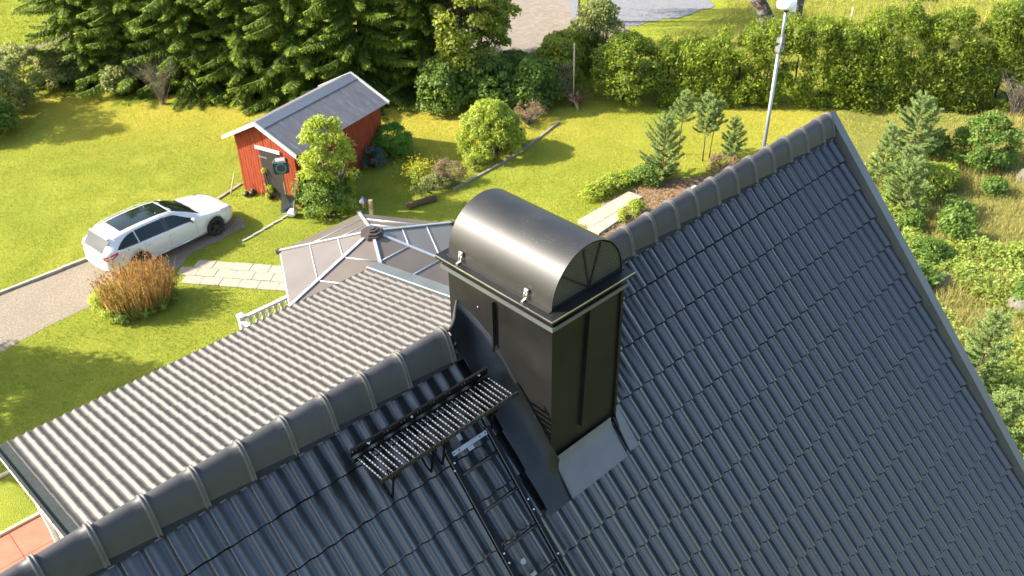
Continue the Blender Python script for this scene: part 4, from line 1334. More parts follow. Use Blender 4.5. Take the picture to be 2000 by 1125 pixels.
rows = [[Vector((h, r * math.cos(w), r * math.sin(w))) for w in np.linspace(0, 2 * math.pi, 15)[:-1]] for h, r in ((0.0, 0.005), (0.0, 0.13), (0.30, 0.17), (0.30, 0.155), (0.02, 0.12))]
s.grid(rows, 0, True, close=True); s.build('pail', M['plastic_white'], t, fix=False)
for i, (x, y, l, rz_, lab) in enumerate(((13.05, 22.75, 1.5, 25, 'thin pole leaning outside the shed door'), (13.35, 22.2, 1.7, 5, 'straight round stake leaning by the hose reel'), (12.25, 23.6, 1.1, -20, 'short grey stake leaning at the shed corner'))):
    t = thing('stake', lab, 'stake', (x, y, 0), R_(rz_))
    MB().tube([(0, 0, 0), (0.20, 0.05, l * 0.5), (0.30, 0.10, l * 0.75)], 0.022, 6).build('stick', M['wood_pale'], t)
t = thing('flower_pot', 'small dark pots lying in the grass near the shed corner', 'flower pot', (12.75, 23.0, 0.07), R_(30))
for i, (a, c) in enumerate(((0, 0), (0.2, 0.07), (-0.12, 0.17))):
    s = MB()
    s.grid([[Vector((a + h, c + r * math.cos(w), r * math.sin(w) + 0.03)) for w in np.linspace(0, 2 * math.pi, 13)[:-1]] for h, r in ((0, 0.005), (0, 0.07), (0.16, 0.10), (0.16, 0.085), (0.02, 0.06))], 0, True, close=True)
    s.build('pot', M['plastic_black'], t, fix=False)
t = thing('board', 'grey board lying in the lawn between car and shed', 'board', (12.35, 23.9, 0.02), R_(20))
MB().box(-0.7, 0.7, -0.06, 0.06, 0, 0.03).build('plank', M['wood_grey'], t)

lp = thing('garden_lantern', 'blue-grey carriage lantern on a wooden post beyond the gazebo', 'lantern', (14.17, 17.52, 0), R_(125))
s = MB(); s.box(-0.06, 0.06, -0.06, 0.06, 0, 1.4); s.build('post', M['wood'], lp)
s = MB(); s.tube([(0.06, 0, 1.02), (0.16, 0, 0.98), (0.24, 0, 1.05), (0.24, 0, 1.12)], 0.014, 6); s.build('arm', M['plastic_black'], lp)
hexr = lambda r, z: [Vector((0.24 + r * math.cos(k * math.pi / 3), r * math.sin(k * math.pi / 3), z)) for k in range(6)]
s = MB(); s.grid([hexr(0.055, 1.12), hexr(0.10, 1.32)], 0, False, close=True); s.build('glass', M['lamp_glass'], lp, fix=False)
s = MB()
for k in range(6):
    s.tube([hexr(0.058, 1.12)[k], hexr(0.104, 1.32)[k]], 0.009, 4)
s.build('glazing_bars', M['plastic_black'], lp)
s = MB(); s.grid([hexr(0.15, 1.325), hexr(0.14, 1.345), hexr(0.05, 1.44), hexr(0.015, 1.50), hexr(0.004, 1.53)], 0, False, close=True); s.prism(hexr(0.15, 1.322), (0, 0, 0.003)); s.build('lantern_roof', M['lamp_blue'], lp)

# ------------------------------------------------------------------ white estate car
car = thing('car', 'white estate car with black panoramic roof parked on the gravel drive', 'car', (9.05, 22.11, 0.0), 0.1074)
car.scale = (0.988,) * 3
XS = [-2.43, -2.40, -2.30, -2.05, -1.75, -1.40, -0.90, -0.30, 0.20, 0.62, 0.95, 1.30, 1.60, 1.90, 2.15, 2.30, 2.37]
def ip(x, tab):
    xs_ = [t[0] for t in tab]; ys_ = [t[1] for t in tab]
    return float(np.interp(x, xs_, ys_))
HB = [(-2.43, 0.80), (-2.40, 0.93), (-2.3, 1.0), (-2.05, 1.01), (-1.4, 0.985), (-0.3, 0.95), (0.62, 0.92), (1.0, 0.93), (1.3, 0.90), (1.9, 0.80), (2.15, 0.735), (2.30, 0.66), (2.37, 0.58)]   # belt / bonnet shoulder
HR = [(-2.43, 0.81), (-2.40, 0.96), (-2.30, 1.10), (-2.05, 1.345), (-1.75, 1.405), (-1.4, 1.435), (-0.9, 1.45), (-0.3, 1.44), (0.2, 1.385), (0.62, 1.195), (0.95, 1.03), (1.05, 0.985), (1.3, 0.955), (1.6, 0.905), (1.9, 0.845), (2.15, 0.77), (2.30, 0.685), (2.37, 0.60)]   # centre line top
WB = [(-2.43, 0.62), (-2.40, 0.72), (-2.30, 0.82), (-2.05, 0.885), (-1.4, 0.92), (-0.3, 0.915), (0.62, 0.915), (1.3, 0.92), (1.9, 0.86), (2.15, 0.76), (2.30, 0.62), (2.37, 0.45)]
WR = [(-2.43, 0.60), (-2.40, 0.66), (-2.30, 0.66), (-2.05, 0.57), (-1.4, 0.60), (-0.3, 0.615), (0.2, 0.60), (0.62, 0.68), (0.95, 0.76), (1.05, 0.80), (1.3, 0.80), (1.9, 0.74), (2.15, 0.64), (2.30, 0.52), (2.37, 0.38)]
ZB = [(-2.43, 0.40), (-2.40, 0.34), (-2.05, 0.26), (-1.4, 0.20), (1.4, 0.20), (2.0, 0.22), (2.30, 0.27), (2.37, 0.36)]
def section(x):
    zb, hb, hr_, wb_, wr = ip(x, ZB), ip(x, HB), ip(x, HR), ip(x, WB), ip(x, WR)
    pts = [(0, zb), (wb_ * 0.86, zb), (wb_ * 0.955, zb + 0.06), (wb_ * 0.985, zb + 0.22 * (hb - zb) + 0.03), (wb_, zb + 0.55 * (hb - zb)), (wb_ * 0.988, hb - 0.10 * (hb - zb)), (wb_ * 0.955, hb)]
    for q in (0.35, 0.75, 0.95):
        pts.append((wb_ * 0.955 + (wr - wb_ * 0.955) * q, hb + (hr_ - 0.045 - hb) * q if hr_ - 0.045 > hb else hb + (hr_ - hb) * q * 0.5))
    pts.append((wr * 0.90, hr_ - 0.022)); pts.append((wr * 0.55, hr_ - 0.006)); pts.append((0, hr_))
    return pts
rows = []
XF = sorted(set(XS + [-2.2, -1.9, -1.58, -1.15, -0.6, -0.05, 0.4, 0.8, 1.15, 1.45, 1.75, 2.05, 2.23]))
for x in XF:
    h = section(x)
    rows.append([Vector((x, y, z)) for y, z in h] + [Vector((x, -y, z)) for y, z in h[-2:0:-1]])
bmb = MB()
bmb.grid(rows, 0, True, close=True)
nr = len(rows[0])
bmb.f.append(tuple(range(nr))[::-1]); bmb.m.append(0); bmb.sm.append(False)
bmb.f.append(tuple((len(rows) - 1) * nr + k for k in range(nr))); bmb.m.append(0); bmb.sm.append(False)
body = bmb.build('body', [M['car_white'], M['rubber']], car)
# wheel arches cut through the body
cut = MB()
for wx in (-1.40, 1.42):
    for sg in (-1, 1):
        cut.tube([(wx, sg * 0.62, 0.345), (wx, sg * 1.1, 0.345)], 0.375, 28, 0)
cut_me = cut.mesh('wheel_arch_cutter', M['rubber'])
bmc = bmesh.new(); bmc.from_mesh(cut_me); bmesh.ops.recalc_face_normals(bmc, faces=bmc.faces); bmc.to_mesh(cut_me); bmc.free()
cut_o = bpy.data.objects.new('wheel_arch_cutter', cut_me)
COL.objects.link(cut_o)
cut_o.parent = car
bpy.context.view_layer.update()
md = body.modifiers.new('arch', 'BOOLEAN'); md.operation = 'DIFFERENCE'; md.object = cut_o; md.solver = 'EXACT'
bpy.context.view_layer.update()
dg = bpy.context.evaluated_depsgraph_get()
nme = bpy.data.meshes.new_from_object(body.evaluated_get(dg))
body.modifiers.clear()
body.data = nme
bpy.data.objects.remove(cut_o)
nme.materials.clear(); nme.materials.append(M['car_white'])
sm_ = [True] * len(nme.polygons)
nme.polygons.foreach_set('use_smooth', sm_)
def side_pt(x, q, sg, off=0.006):
    """point on the car's glasshouse side: q=0 belt, q=1 roof edge"""
    zb, hb, hr_, wb_, wr = ip(x, ZB), ip(x, HB), ip(x, HR), ip(x, WB), ip(x, WR)
    y = wb_ * 0.955 + (wr - wb_ * 0.955) * q + off
    return Vector((x, sg * y, hb + (hr_ - 0.045 - hb) * q + off * 0.4))
def side_panel(name, x0, x1, q0a, q1a, q0b, q1b, sg, mat, parent, off=0.006, n=8):
    rows = []
    for i in range(n + 1):
        t = i / n
        x = x0 + (x1 - x0) * t
        qa, qb = q0a + (q0b - q0a) * t, q1a + (q1b - q1a) * t
        rows.append([side_pt(x, qa + (qb - qa) * k / 4, sg, off) for k in range(5)])
    mb = MB(); mb.grid(rows, 0, True)
    return mb.build(name, mat, parent, fix=False)
for sg in (-1, 1):
    # quarter light, rear door, front door windows
    rows = []
    for i in range(9):
        t = i / 8
        x = -2.02 + 0.72 * t
        top = 0.04 + 0.80 * math.sin(min(1, t * 1.05) * math.pi / 2) ** 0.8
        rows.append([side_pt(x, 0.04 + (top - 0.04) * k / 4, sg) for k in range(5)])
    MB().grid(rows, 0, True).build('quarter_window', M['car_glass'], car, fix=False)
    side_panel('rear_window_pane', -1.26, -0.36, 0.04, 0.86, 0.04, 0.88, sg, M['car_glass'], car)
    side_panel('door_pillar', -0.355, -0.21, 0.02, 0.90, 0.02, 0.90, sg, M['car_trim'], car, 0.007)
    rows = []
    for i in range(9):
        t = i / 8
        x = -0.205 + 0.94 * t
        top = 0.88 if t < 0.25 else 0.88 - 0.60 * ((t - 0.25) / 0.75) ** 1.3
        rows.append([side_pt(x, 0.04 + (top - 0.04) * k / 4, sg) for k in range(5)])
    MB().grid(rows, 0, True).build('front_window_pane', M['car_glass'], car, fix=False)
    # bright window line
    s = MB(); s.tube([side_pt(x, 0.02, sg, 0.008) for x in np.linspace(-2.0, 0.74, 10)], 0.007, 5); s.build('window_trim', M['car_bright'], car)
    # roof rail
    s = MB(); s.tube([Vector((x, sg * (ip(x, WR) * 0.97), ip(x, HR) - 0.005 + (0.012 if -1.85 < x < 0 else -0.01))) for x in np.linspace(-1.95, 0.1, 10)], 0.014, 6); s.build('roof_rail', M['car_white'], car)
    # door seams
    for xx, z0, z1 in ((-0.28, 0.30, 0.94), (0.72, 0.32, 0.92), (-1.12, 0.62, 0.97)):
        s = MB()
        pts = []
        for z in np.linspace(z0, z1, 6):
            zb, hb, wb_ = ip(xx, ZB), ip(xx, HB), ip(xx, WB)
            f_ = (z - zb) / (hb - zb)
            wy = np.interp(f_, [0, 0.1, 0.3, 0.55, 0.9, 1.0], [0.86, 0.955, 0.987, 1.0, 0.988, 0.955]) * wb_
            pts.append(Vector((xx - (0.05 * (1 - f_) if xx < -1 else 0), sg * (wy + 0.001), z)))
        s.tube(pts, 0.004, 4); s.build('door_seam', M['car_seam'], car)
    for xx in (-0.98, 0.05 - 0.22):
        s = MB(); s.tube([(xx - 0.09, sg * 0.905, 0.80), (xx, sg * 0.932, 0.805), (xx + 0.09, sg * 0.91, 0.80)], 0.016, 6); s.build('door_handle', M['car_white'], car)
    # sill moulding
    s = MB(); s.tube([(-1.0, sg * 0.895, 0.30), (0.2, sg * 0.90, 0.30), (1.02, sg * 0.895, 0.31)], 0.022, 6); s.build('sill_trim', M['car_bright'], car)
    # mirror
    s = MB()
    s.grid([[Vector((0.62 + 0.07 * math.cos(w) * r, sg * (0.97 + h), 0.99 + 0.07 * math.sin(w) * r)) for w in np.linspace(0, 2 * math.pi, 11)[:-1]] for h, r in ((-0.09, 0.2), (-0.07, 0.8), (0.0, 1.1), (0.08, 1.0), (0.11, 0.5), (0.115, 0.05))], 0, True, close=True)
    mr = s.build('mirror', M['car_white'], car, fix=False)
    MB().box(0.535, 0.56, min(sg * 0.92, sg * 1.05), max(sg * 0.92, sg * 1.05), 0.94, 1.04).build('mirror_glass', M['car_trim'], mr)
    # headlight and tail light hug the corners
    hl = MB()
    rows = []
    for x in np.linspace(1.72, 2.25, 6):
        hb, wb_, wr, hr_ = ip(x, HB), ip(x, WB), ip(x, WR), ip(x, HR)
        rows.append([Vector((x, sg * (wb_ * 0.985 + 0.006), hb - 0.055)), Vector((x, sg * (wb_ * 0.965 + 0.005), hb + 0.004)), Vector((x, sg * (wb_ * 0.90), hb + 0.02 + 0.5 * (hr_ - hb - 0.03)))])
    hl.grid(rows, 0, True); hl.build('headlight', M['lamp_clear'], car, fix=False)
    tl = MB()
    outl = []
    for x, za, zc in ((-2.02, 0.99, 0.93), (-2.12, 0.97, 0.86), (-2.25, 0.945, 0.80), (-2.34, 0.93, 0.775), (-2.40, 0.905, 0.77), (-2.425, 0.88, 0.775)):
        wb_ = ip(x, WB)
        zb, hb = ip(x, ZB), ip(x, HB)
        f_ = lambda z: np.interp((z - zb) / (hb - zb), [0, 0.1, 0.3, 0.55, 0.9, 1.0], [0.86, 0.955, 0.987, 1.0, 0.988, 0.955]) * wb_ + 0.008
        outl.append([Vector((x - 0.004, sg * f_(za), za)), Vector((x - 0.006, sg * f_((za + zc) / 2), (za + zc) / 2)), Vector((x - 0.004, sg * f_(zc), zc))])
    outl.append([Vector((-2.442, sg * 0.40, 0.87)), Vector((-2.446, sg * 0.40, 0.825)), Vector((-2.442, sg * 0.40, 0.785))]) if False else None
    tl.grid(outl, 0, True)
    to = tl.build('tail_light', M['lamp_red'], car, fix=False)
    inn = MB(); rows = [[p * 1.0 + Vector((-0.003, sg * 0.004, 0)) for p in (r[0].lerp(r[2], 0.3), r[0].lerp(r[2], 0.7))] for r in outl[1:5]]
    inn.grid(rows, 0, True); inn.build('lamp_lens', M['lamp_clear'], to, fix=False)
# panoramic roof, screens
def top_pt(x, f_, off=0.006):
    hr_, wr = ip(x, HR), ip(x, WR)
    y = f_ * wr * 0.90
    z = hr_ - 0.022 * abs(f_) ** 1.6 + off
    return Vector((x, y, z))
s = MB(); s.grid([[top_pt(x, f_, 0.007) for f_ in np.linspace(-0.86, 0.86, 9)] for x in np.linspace(-1.62, 0.10, 12)], 0, True); s.build('panoramic_roof', M['car_glass'], car, fix=False)
s = MB(); s.grid([[top_pt(x, f_, 0.008) for f_ in np.linspace(-1.0, 1.0, 9)] for x in np.linspace(0.16, 1.0, 10)], 0, True); s.build('windscreen', M['car_glass'], car, fix=False)
s = MB(); s.grid([[top_pt(x, f_, 0.010) for f_ in np.linspace(-1.0, 1.0, 7)] for x in np.linspace(0.98, 1.08, 3)], 0, True); s.build('cowl', M['car_trim'], car, fix=False)
s = MB()
for ya, yb_ in ((0.45, -0.05), (-0.05, -0.5)):
    s.tube([top_pt(1.03, ya / 0.7, 0.02), top_pt(0.93, yb_ / 0.7, 0.025)], 0.008, 4)
s.build('wiper', M['rubber'], car)
s = MB(); s.grid([[Vector((x - 0.008, f_ * (0.66 if x > -2.2 else 0.60) * (0.98), ip(x, HR) - 0.02 * abs(f_) ** 2 + 0.006)) for f_ in np.linspace(-0.93, 0.93, 9)] for x in np.linspace(-2.385, -2.085, 8)], 0, True); s.build('rear_screen', M['car_glass'], car, fix=False)
s = MB(); s.box(-2.12, -2.03, -0.53, 0.53, 1.335, 1.362); s.build('roof_spoiler', M['car_white'], car)
s = MB(); s.box(-2.447, -2.436, -0.26, 0.26, 0.65, 0.76); npl = s.build('number_plate', M['plate_white'], car)
MB().box(-2.449, -2.4475, 0.205, 0.258, 0.652, 0.758).build('plate_band', M['plate_blue'], npl)
s = MB(); s.box(-2.445, -2.43, -0.36, 0.36, 0.775, 0.80); s.build('plate_trim', M['car_bright'], car)
s = MB(); s.tube([(-2.43, 0, 0.875), (-2.442, 0, 0.88)], 0.035, 10); s.tube([(-2.44, -0.02, 0.86), (-2.447, 0.02, 0.905)], 0.014, 6); s.build('badge', M['car_bright'], car)
s = MB(); s.tube([(-2.30, -0.80, 0.42), (-2.41, -0.6, 0.40), (-2.45, 0, 0.40), (-2.41, 0.6, 0.40), (-2.30, 0.80, 0.42)], 0.05, 8); s.build('rear_bumper', M['car_white'], car)
s = MB(); s.box(2.36, 2.40, -0.34, 0.34, 0.36, 0.56); s.build('front_grille', M['car_trim'], car)
tyre = MB()
for r0_, r1_ in ((0.0, 0.0),):
    prof = [(-0.10, 0.235), (-0.108, 0.30), (-0.09, 0.325), (0.09, 0.325), (0.108, 0.30), (0.10, 0.235)]
    tyre.grid([[Vector((r * math.cos(w), h, r * math.sin(w))) for w in np.linspace(0, 2 * math.pi, 29)[:-1]] for h, r in prof], 0, True, close=True)
tyre_me = tyre.mesh('tyre', M['rubber'])
rim = MB()
rim.grid([[Vector((r * math.cos(w), h, r * math.sin(w))) for w in np.linspace(0, 2 * math.pi, 29)[:-1]] for h, r in ((0.10, 0.236), (0.085, 0.215), (0.02, 0.205), (0.02, 0.01))], 1, True, close=True)
for k in range(10):
    w = 2 * math.pi * k / 10 + (0.10 if k % 2 else -0.10)
    d = Vector((math.cos(w), 0, math.sin(w))); e = Vector((-math.sin(w), 0, math.cos(w)))
    rim.prism([d * 0.03 - e * 0.014 + Vector((0, 0.06, 0)), d * 0.03 + e * 0.014 + Vector((0, 0.06, 0)), d * 0.215 + e * 0.011 + Vector((0, 0.072, 0)), d * 0.215 - e * 0.011 + Vector((0, 0.072, 0))], (0, 0.022, 0))
rim.tube([(0, 0.05, 0), (0, 0.09, 0)], 0.045, 12)
rim_me = rim.mesh('rim', [M['rim'], M['rubber']])
for wx in (-1.40, 1.42):
    for sg in (-1, 1):
        w = link('wheel', tyre_me, car, (wx, sg * 0.80, 0.33))
        w.rotation_euler = (0, 0.3 * wx, 0 if sg > 0 else math.pi)
        link('rim', rim_me, w)

# ------------------------------------------------------------------ spruces along the lawn
protos = []
for sd, H, Rm in ((1, 14.5, 2.9), (2, 13.2, 2.7), (3, 15.5, 3.1)):
    protos.append(spruce_meshes(sd, H, Rm))
spr = [  # x, y, variant, turn, scale, label
    (13.6, 39.2, 1, 0.3, 0.92, 'spruce at the lawn corner, first of the row, dark drooping boughs over pale grass'),
    (15.3, 36.9, 0, 1.9, 1.0, 'dense dark green spruce, second of the row from the lawn corner'),
    (16.9, 34.4, 2, 3.1, 0.97, 'tall spruce behind the bare dead twigs, third of the row from the lawn corner'),
    (18.4, 32.1, 1, 4.4, 1.05, 'spruce with sunlit yellow-green shoots, fourth of the row from the lawn corner'),
    (19.6, 29.9, 0, 5.2, 0.98, 'broad spruce just beyond the shed ridge end, fifth of the row'),
    (21.4, 27.9, 2, 0.9, 0.95, 'spruce standing right behind the red shed, sixth of the row'),
    (23.6, 26.3, 1, 2.6, 0.90, 'last spruce of the row, next to the broad-leaved tree'),
    (17.6, 38.4, 2, 2.2, 1.0, 'spruce in the second rank near the lawn corner, only its upper boughs showing'),
    (20.6, 33.6, 0, 0.2, 1.05, 'spruce in the second rank, behind the sunlit shoots of the row'),
]
for x, y, v, rz, sc, lab in spr:
    cme_, tme_, lme_ = protos[v]
    t = thing('spruce', lab, 'spruce tree', (x, y, float(ground_z(np.array(x), np.array(y))) - 0.02), rz, 'spruces along the lawn edge')
    t.scale = (sc, sc, sc)
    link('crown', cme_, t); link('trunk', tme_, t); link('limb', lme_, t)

# dead twiggy bush among the lower spruce boughs
def dead_bush(name, label, loc, h, seed, n=26, spread=0.8, mat='dead_wood', cat='dead bush', r=0.012):
    rg = random.Random(seed)
    t = thing(name, label, cat, loc)
    for br in range(3):
        mb = MB()
        for i in range(n // 3):
            a = rg.uniform(0, 6.28); e = rg.uniform(0.1, 1)
            p0 = Vector((rg.uniform(-.1, .1), rg.uniform(-.1, .1), 0))
            p1 = Vector((math.cos(a) * spread * 0.45 * e, math.sin(a) * spread * 0.45 * e, h * 0.55))
            p2 = p1 + Vector((math.cos(a + rg.uniform(-.6, .6)) * spread * 0.5 * e, math.sin(a) * spread * 0.5, h * rg.uniform(0.15, 0.5)))
            mb.tube([p0, p1, p2], [r, r * 0.7, r * 0.3], 4, cap=False)
            for k in range(5):
                q = p1.lerp(p2, rg.uniform(0.0, 1.0))
                w = q + Vector((rg.uniform(-.35, .35), rg.uniform(-.35, .35), rg.uniform(-.15, .35))) * spread * 0.7
                mb.tube([q, w], [r * 0.45, r * 0.2], 3, cap=False)
        mb.build('twigs', M[mat], t, fix=False)
    return t
dead_bush('dead_bush', 'grey bare twigs hanging among the lower spruce boughs', (14.5, 33.4, 0.0), 2.2, 3, 60, 1.5, r=0.009)
dead_bush('dead_shrub', 'grey leafless bush at the far end of the tall hedge', (38.8, 6.4, 0.0), 1.8, 9, 75, 1.2, cat='dead bush')

# deciduous tree right of the spruces
def broad_tree(name, label, loc, h, rx, z0, mat, seed, k, per, rc, L, W, trunk_r=0.16, group=None, cat='tree', bark='bark', lean=(0, 0)):
    rng = np.random.default_rng(seed)
    V, tt, C = clump_foliage(rng, rx, rx, h, k, per, rc, L, W, 0.5, z0, 0.9)
    t = thing(name, label, cat, loc, 0, group)
    C = C + np.array([lean[0], lean[1], 0]); V = V + np.array([lean[0], lean[1], 0])
    link('crown', quad_mesh('crown', V, tt, M[mat]), t)
    mb = MB()
    fork = Vector((lean[0] * 0.5, lean[1] * 0.5, max(z0 * 1.1, h * 0.35)))
    mb.tube([(0, 0, -0.1), fork * 0.5 + Vector((0.05, 0.03, 0)), fork, Vector((lean[0], lean[1], h * 0.85))], [trunk_r, trunk_r * 0.8, trunk_r * 0.65, 0.03], 9)
    mb.build('trunk', M[bark], t, fix=False)
    lm = MB()
    for i in rng.choice(len(C), min(26, len(C)), replace=False):
        c = Vector(C[i])
        b2 = fork.lerp(Vector((lean[0], lean[1], h * 0.8)), rng.uniform(0, 0.8))
        lm.tube([b2, b2.lerp(c, 0.5) + Vector((0, 0, 0.15)), c], [0.045, 0.03, 0.01], 5, cap=False)
    lm.build('limb', M[bark], t, fix=False)
    return t
broad_tree('maple_tree', 'spreading broad-leaved tree with olive-green leaves between spruces and road', (24.6, 24.9, 0), 6.6, 2.7, 1.6, 'leaf_decid', 21, 95, 150, 0.50, 0.17, 0.13)
broad_tree('ash_sapling', 'small leafy tree hanging over the pale road edge', (26.2, 25.4, 0), 4.4, 1.5, 1.2, 'leaf_decid', 22, 50, 120, 0.42, 0.15, 0.11, 0.07)

# thicket below it, bush by bush
TG = 'mixed bushes between shed and road'
for i, (x, y, rx, ry, h, mat, sd, L, W, lab) in enumerate([
    (22.9, 24.0, 1.3, 1.2, 2.3, 'leaf_mid', 31, 0.11, 0.07, 'mid-green bush right behind the shed end, under the broad-leaved tree'),
    (24.4, 22.7, 1.3, 1.2, 2.2, 'leaf_mid', 32, 0.11, 0.07, 'dark leafy bush between the shed and the lime-green round shrub'),
    (26.4, 23.4, 1.4, 1.3, 1.8, 'leaf_mid', 33, 0.11, 0.07, 'green bush overhanging the pale road edge'),
    (25.6, 21.4, 1.3, 1.1, 2.2, 'leaf_mid', 34, 0.12, 0.075, 'bushy green shrub just behind the lime-green round shrub'),
    (27.1, 21.6, 1.4, 1.2, 2.6, 'leaf_decid', 35, 0.11, 0.07, 'tangled olive bush by the wire mesh fence'),
    (29.0, 22.7, 1.6, 1.4, 2.2, 'leaf_decid', 36, 0.11, 0.07, 'large yellow-green bush beyond the wire fence, beside the road'),
    (30.6, 22.2, 1.6, 1.5, 3.4, 'leaf_olive', 37, 0.11, 0.06, 'tall brownish-green bush behind the round end of the hedge'),
    (30.6, 23.3, 1.3, 1.1, 1.9, 'leaf_decid', 38, 0.11, 0.07, 'yellow-green bush at the corner of the grey gravel yard')]):
    bush('bush', lab, 'bush', (x, y, 0), rx, ry, h, mat, sd, 75, 130, 0.38, L * 1.3, W * 1.4, TG)
t = broad_tree('birch_sapling', 'slim lime-green birch in front of the grey gravel yard', (33.2, 24.6, 0), 5.2, 0.75, 0.7, 'leaf_lime', 41, 46, 120, 0.32, 0.11, 0.07, 0.05)
# weeping birch whose hanging twigs dip into the picture's top
rng = np.random.default_rng(77)
t = thing('weeping_birch', 'birch beside the gravel yard whose thin leafy twigs hang into view', 'birch tree', (35.4, 27.6, 0))
q_, tt_ = [], []
mbb = MB()
for i in range(150):
    a = rng.uniform(0, 6.28); rr_ = 2.6 * rng.uniform(0.15, 1) ** 0.5
    z1 = rng.uniform(5.5, 9.0) ; ln = rng.uniform(1.6, 4.2)
    n = 70
    s_ = rng.uniform(0, 1, n)
    P = np.stack([math.cos(a) * rr_ + rng.normal(0, .07, n), math.sin(a) * rr_ + rng.normal(0, .07, n), z1 - ln * s_], 1)
    q_.append(leaves(P, norm(rng.normal(0, .5, (n, 3)) + np.array([0, 0, -1])), norm(rng.normal(size=(n, 3))), 0.10, 0.065)); tt_.append(rng.uniform(0.2, 1, n))
    mbb.tube([(0, 0, z1 - 0.8), (math.cos(a) * rr_ * 0.7, math.sin(a) * rr_ * 0.7, z1 + 0.2), (math.cos(a) * rr_, math.sin(a) * rr_, z1 - ln * 0.9)], [0.03, 0.015, 0.004], 4, cap=False)
link('crown', quad_mesh('crown', np.concatenate(q_), np.concatenate(tt_), M['leaf_lime']), t)
mbb.build('limb', M['bark'], t, fix=False)
MB().tube([(0, 0, -0.1), (0.05, 0.05, 4), (0, 0, 9)], [0.17, 0.12, 0.03], 9).build('trunk', M['bark'], t, fix=False)

# bushes at the left lawn edge
LG = 'bushes at the lawn corner by the spruces'
for x, y, rx, ry, h, mat, sd, lab in [
    (10.4, 39.0, 2.2, 1.9, 2.3, 'leaf_olive', 51, 'grey-green willowy bush at the lawn corner, sunlit on top'),
    (12.6, 39.2, 1.3, 1.1, 1.8, 'leaf_olive', 52, 'olive bush tucked under the first spruce'),
    (8.7, 37.6, 1.8, 1.7, 2.2, 'leaf_olive', 53, 'dark bush where the lawn meets the picture edge'),
    (7.7, 35.6, 1.4, 1.3, 1.6, 'leaf_mid', 54, 'low dark shaded bush in front of the lawn-corner bushes'),
    (13.7, 35.9, 0.7, 0.6, 1.3, 'leaf_olive', 55, 'small grey-leaved shrub at the foot of the second spruce')]:
    bush('bush', lab, 'bush', (x, y, 0), rx, ry, h, mat, sd, 75, 140, 0.38, 0.14, 0.075, LG)
# a tree off the drive, standing left of the picture; its shade falls on the lawn
broad_tree('apple_tree', 'leafy tree left of the drive whose shade falls on the lawn', (-2.0, 21.6, 0), 6.8, 2.9, 2.2, 'leaf_mid', 61, 150, 150, 0.55, 0.15, 0.10, 0.2)
broad_tree('rowan_tree', 'leafy tree at the lawn edge left of the dark bushes', (5.4, 39.4, 0), 6.5, 2.4, 1.6, 'leaf_mid', 62, 70, 120, 0.55, 0.15, 0.10, 0.2)

# ------------------------------------------------------------------ garden shrubs
bush('lime_shrub', 'bright lime-green rounded shrub beside the wooden edging in mid-lawn', 'shrub', (21.3, 19.45, 0), 1.38, 1.3, 2.1, 'leaf_lime', 71, 190, 110, 0.27, 0.13, 0.05, up=0.7, shape=0.2)
bush('box_ball', 'dark green clipped box ball next to the shed', 'shrub', (18.45, 22.05, 0), 0.92, 0.85, 1.35, 'leaf_box', 72, 120, 110, 0.22, 0.06, 0.035, flat=0.7)
bush('dwarf_spruce', 'small blue-grey conifer at the foot of the box ball', 'shrub', (17.3, 21.75, 0), 0.55, 0.5, 0.8, 'leaf_blue', 73, 36, 110, 0.2, 0.08, 0.02)
# tall open shrub in front of the shed
bush('elder_shrub', 'tall open yellow-green shrub in front of the shed', 'shrub', (14.3, 20.1, 0), 1.05, 0.95, 3.5, 'leaf_lime', 74, 96, 95, 0.30, 0.13, 0.065, stems=34, bark='dead_wood', shape=0.7)
bush('currant_shrub', 'darker low shrub at the foot of the tall yellow-green one', 'shrub', (13.85, 19.75, 0), 0.85, 0.75, 1.5, 'leaf_mid', 75, 44, 110, 0.28, 0.10, 0.06)
bush('young_tree', 'small bright green seedling beside the shed door', 'shrub', (13.15, 22.35, 0), 0.22, 0.22, 1.3, 'leaf_lime', 76, 10, 40, 0.16, 0.11, 0.04)
bush('fern_shrub', 'dense dark green leafy clump beside the wheelbarrow', 'shrub', (13.75, 21.0, 0), 0.45, 0.42, 1.1, 'leaf_box', 77, 26, 90, 0.22, 0.09, 0.05)
bush('dry_herbs', 'dry brown herb clump below the lime-green shrub', 'herb clump', (18.5, 18.75, 0), 0.75, 0.65, 0.95, 'leaf_dry', 78, 40, 80, 0.2, 0.08, 0.025, stems=24, bark='dead_wood')
bush('herb_clump', 'grey-green herbs around the foot of the dry clump', 'herb clump', (17.6, 18.7, 0), 0.95, 0.6, 0.6, 'leaf_olive', 79, 36, 80, 0.22, 0.09, 0.035)
g = bush('goldenrod', 'yellow flowering clump on the lawn before the dry herbs', 'flowering plant', (17.7, 19.55, 0), 0.7, 0.6, 0.75, 'leaf_lime', 80, 26, 70, 0.2, 0.09, 0.03)
rng = np.random.default_rng(80)
n = 420
P = np.stack([rng.normal(0, 0.36, n), rng.normal(0, 0.3, n), 0.62 + rng.uniform(-0.12, 0.22, n)], 1)
link('flower_heads', quad_mesh('flower_heads', leaves(P, norm(rng.normal(size=(n, 3))), norm(rng.normal(0, .4, (n, 3)) + np.array([0, 0, 1.])), 0.06, 0.04), rng.uniform(0, 1, n), M['petal_yellow']), g)
bush('yellow_plant', 'small yellow-leaved plant at the foot of the lime-green shrub', 'flowering plant', (19.9, 18.85, 0), 0.45, 0.4, 0.6, 'leaf_lime', 81, 16, 60, 0.18, 0.08, 0.03)
bush('tall_weeds', 'brown and green tall weeds between the lime-green shrub and the hedge', 'weeds', (24.3, 20.35, 0), 1.0, 0.55, 0.95, 'leaf_dry', 82, 30, 60, 0.25, 0.10, 0.025, stems=30, bark='dead_wood')

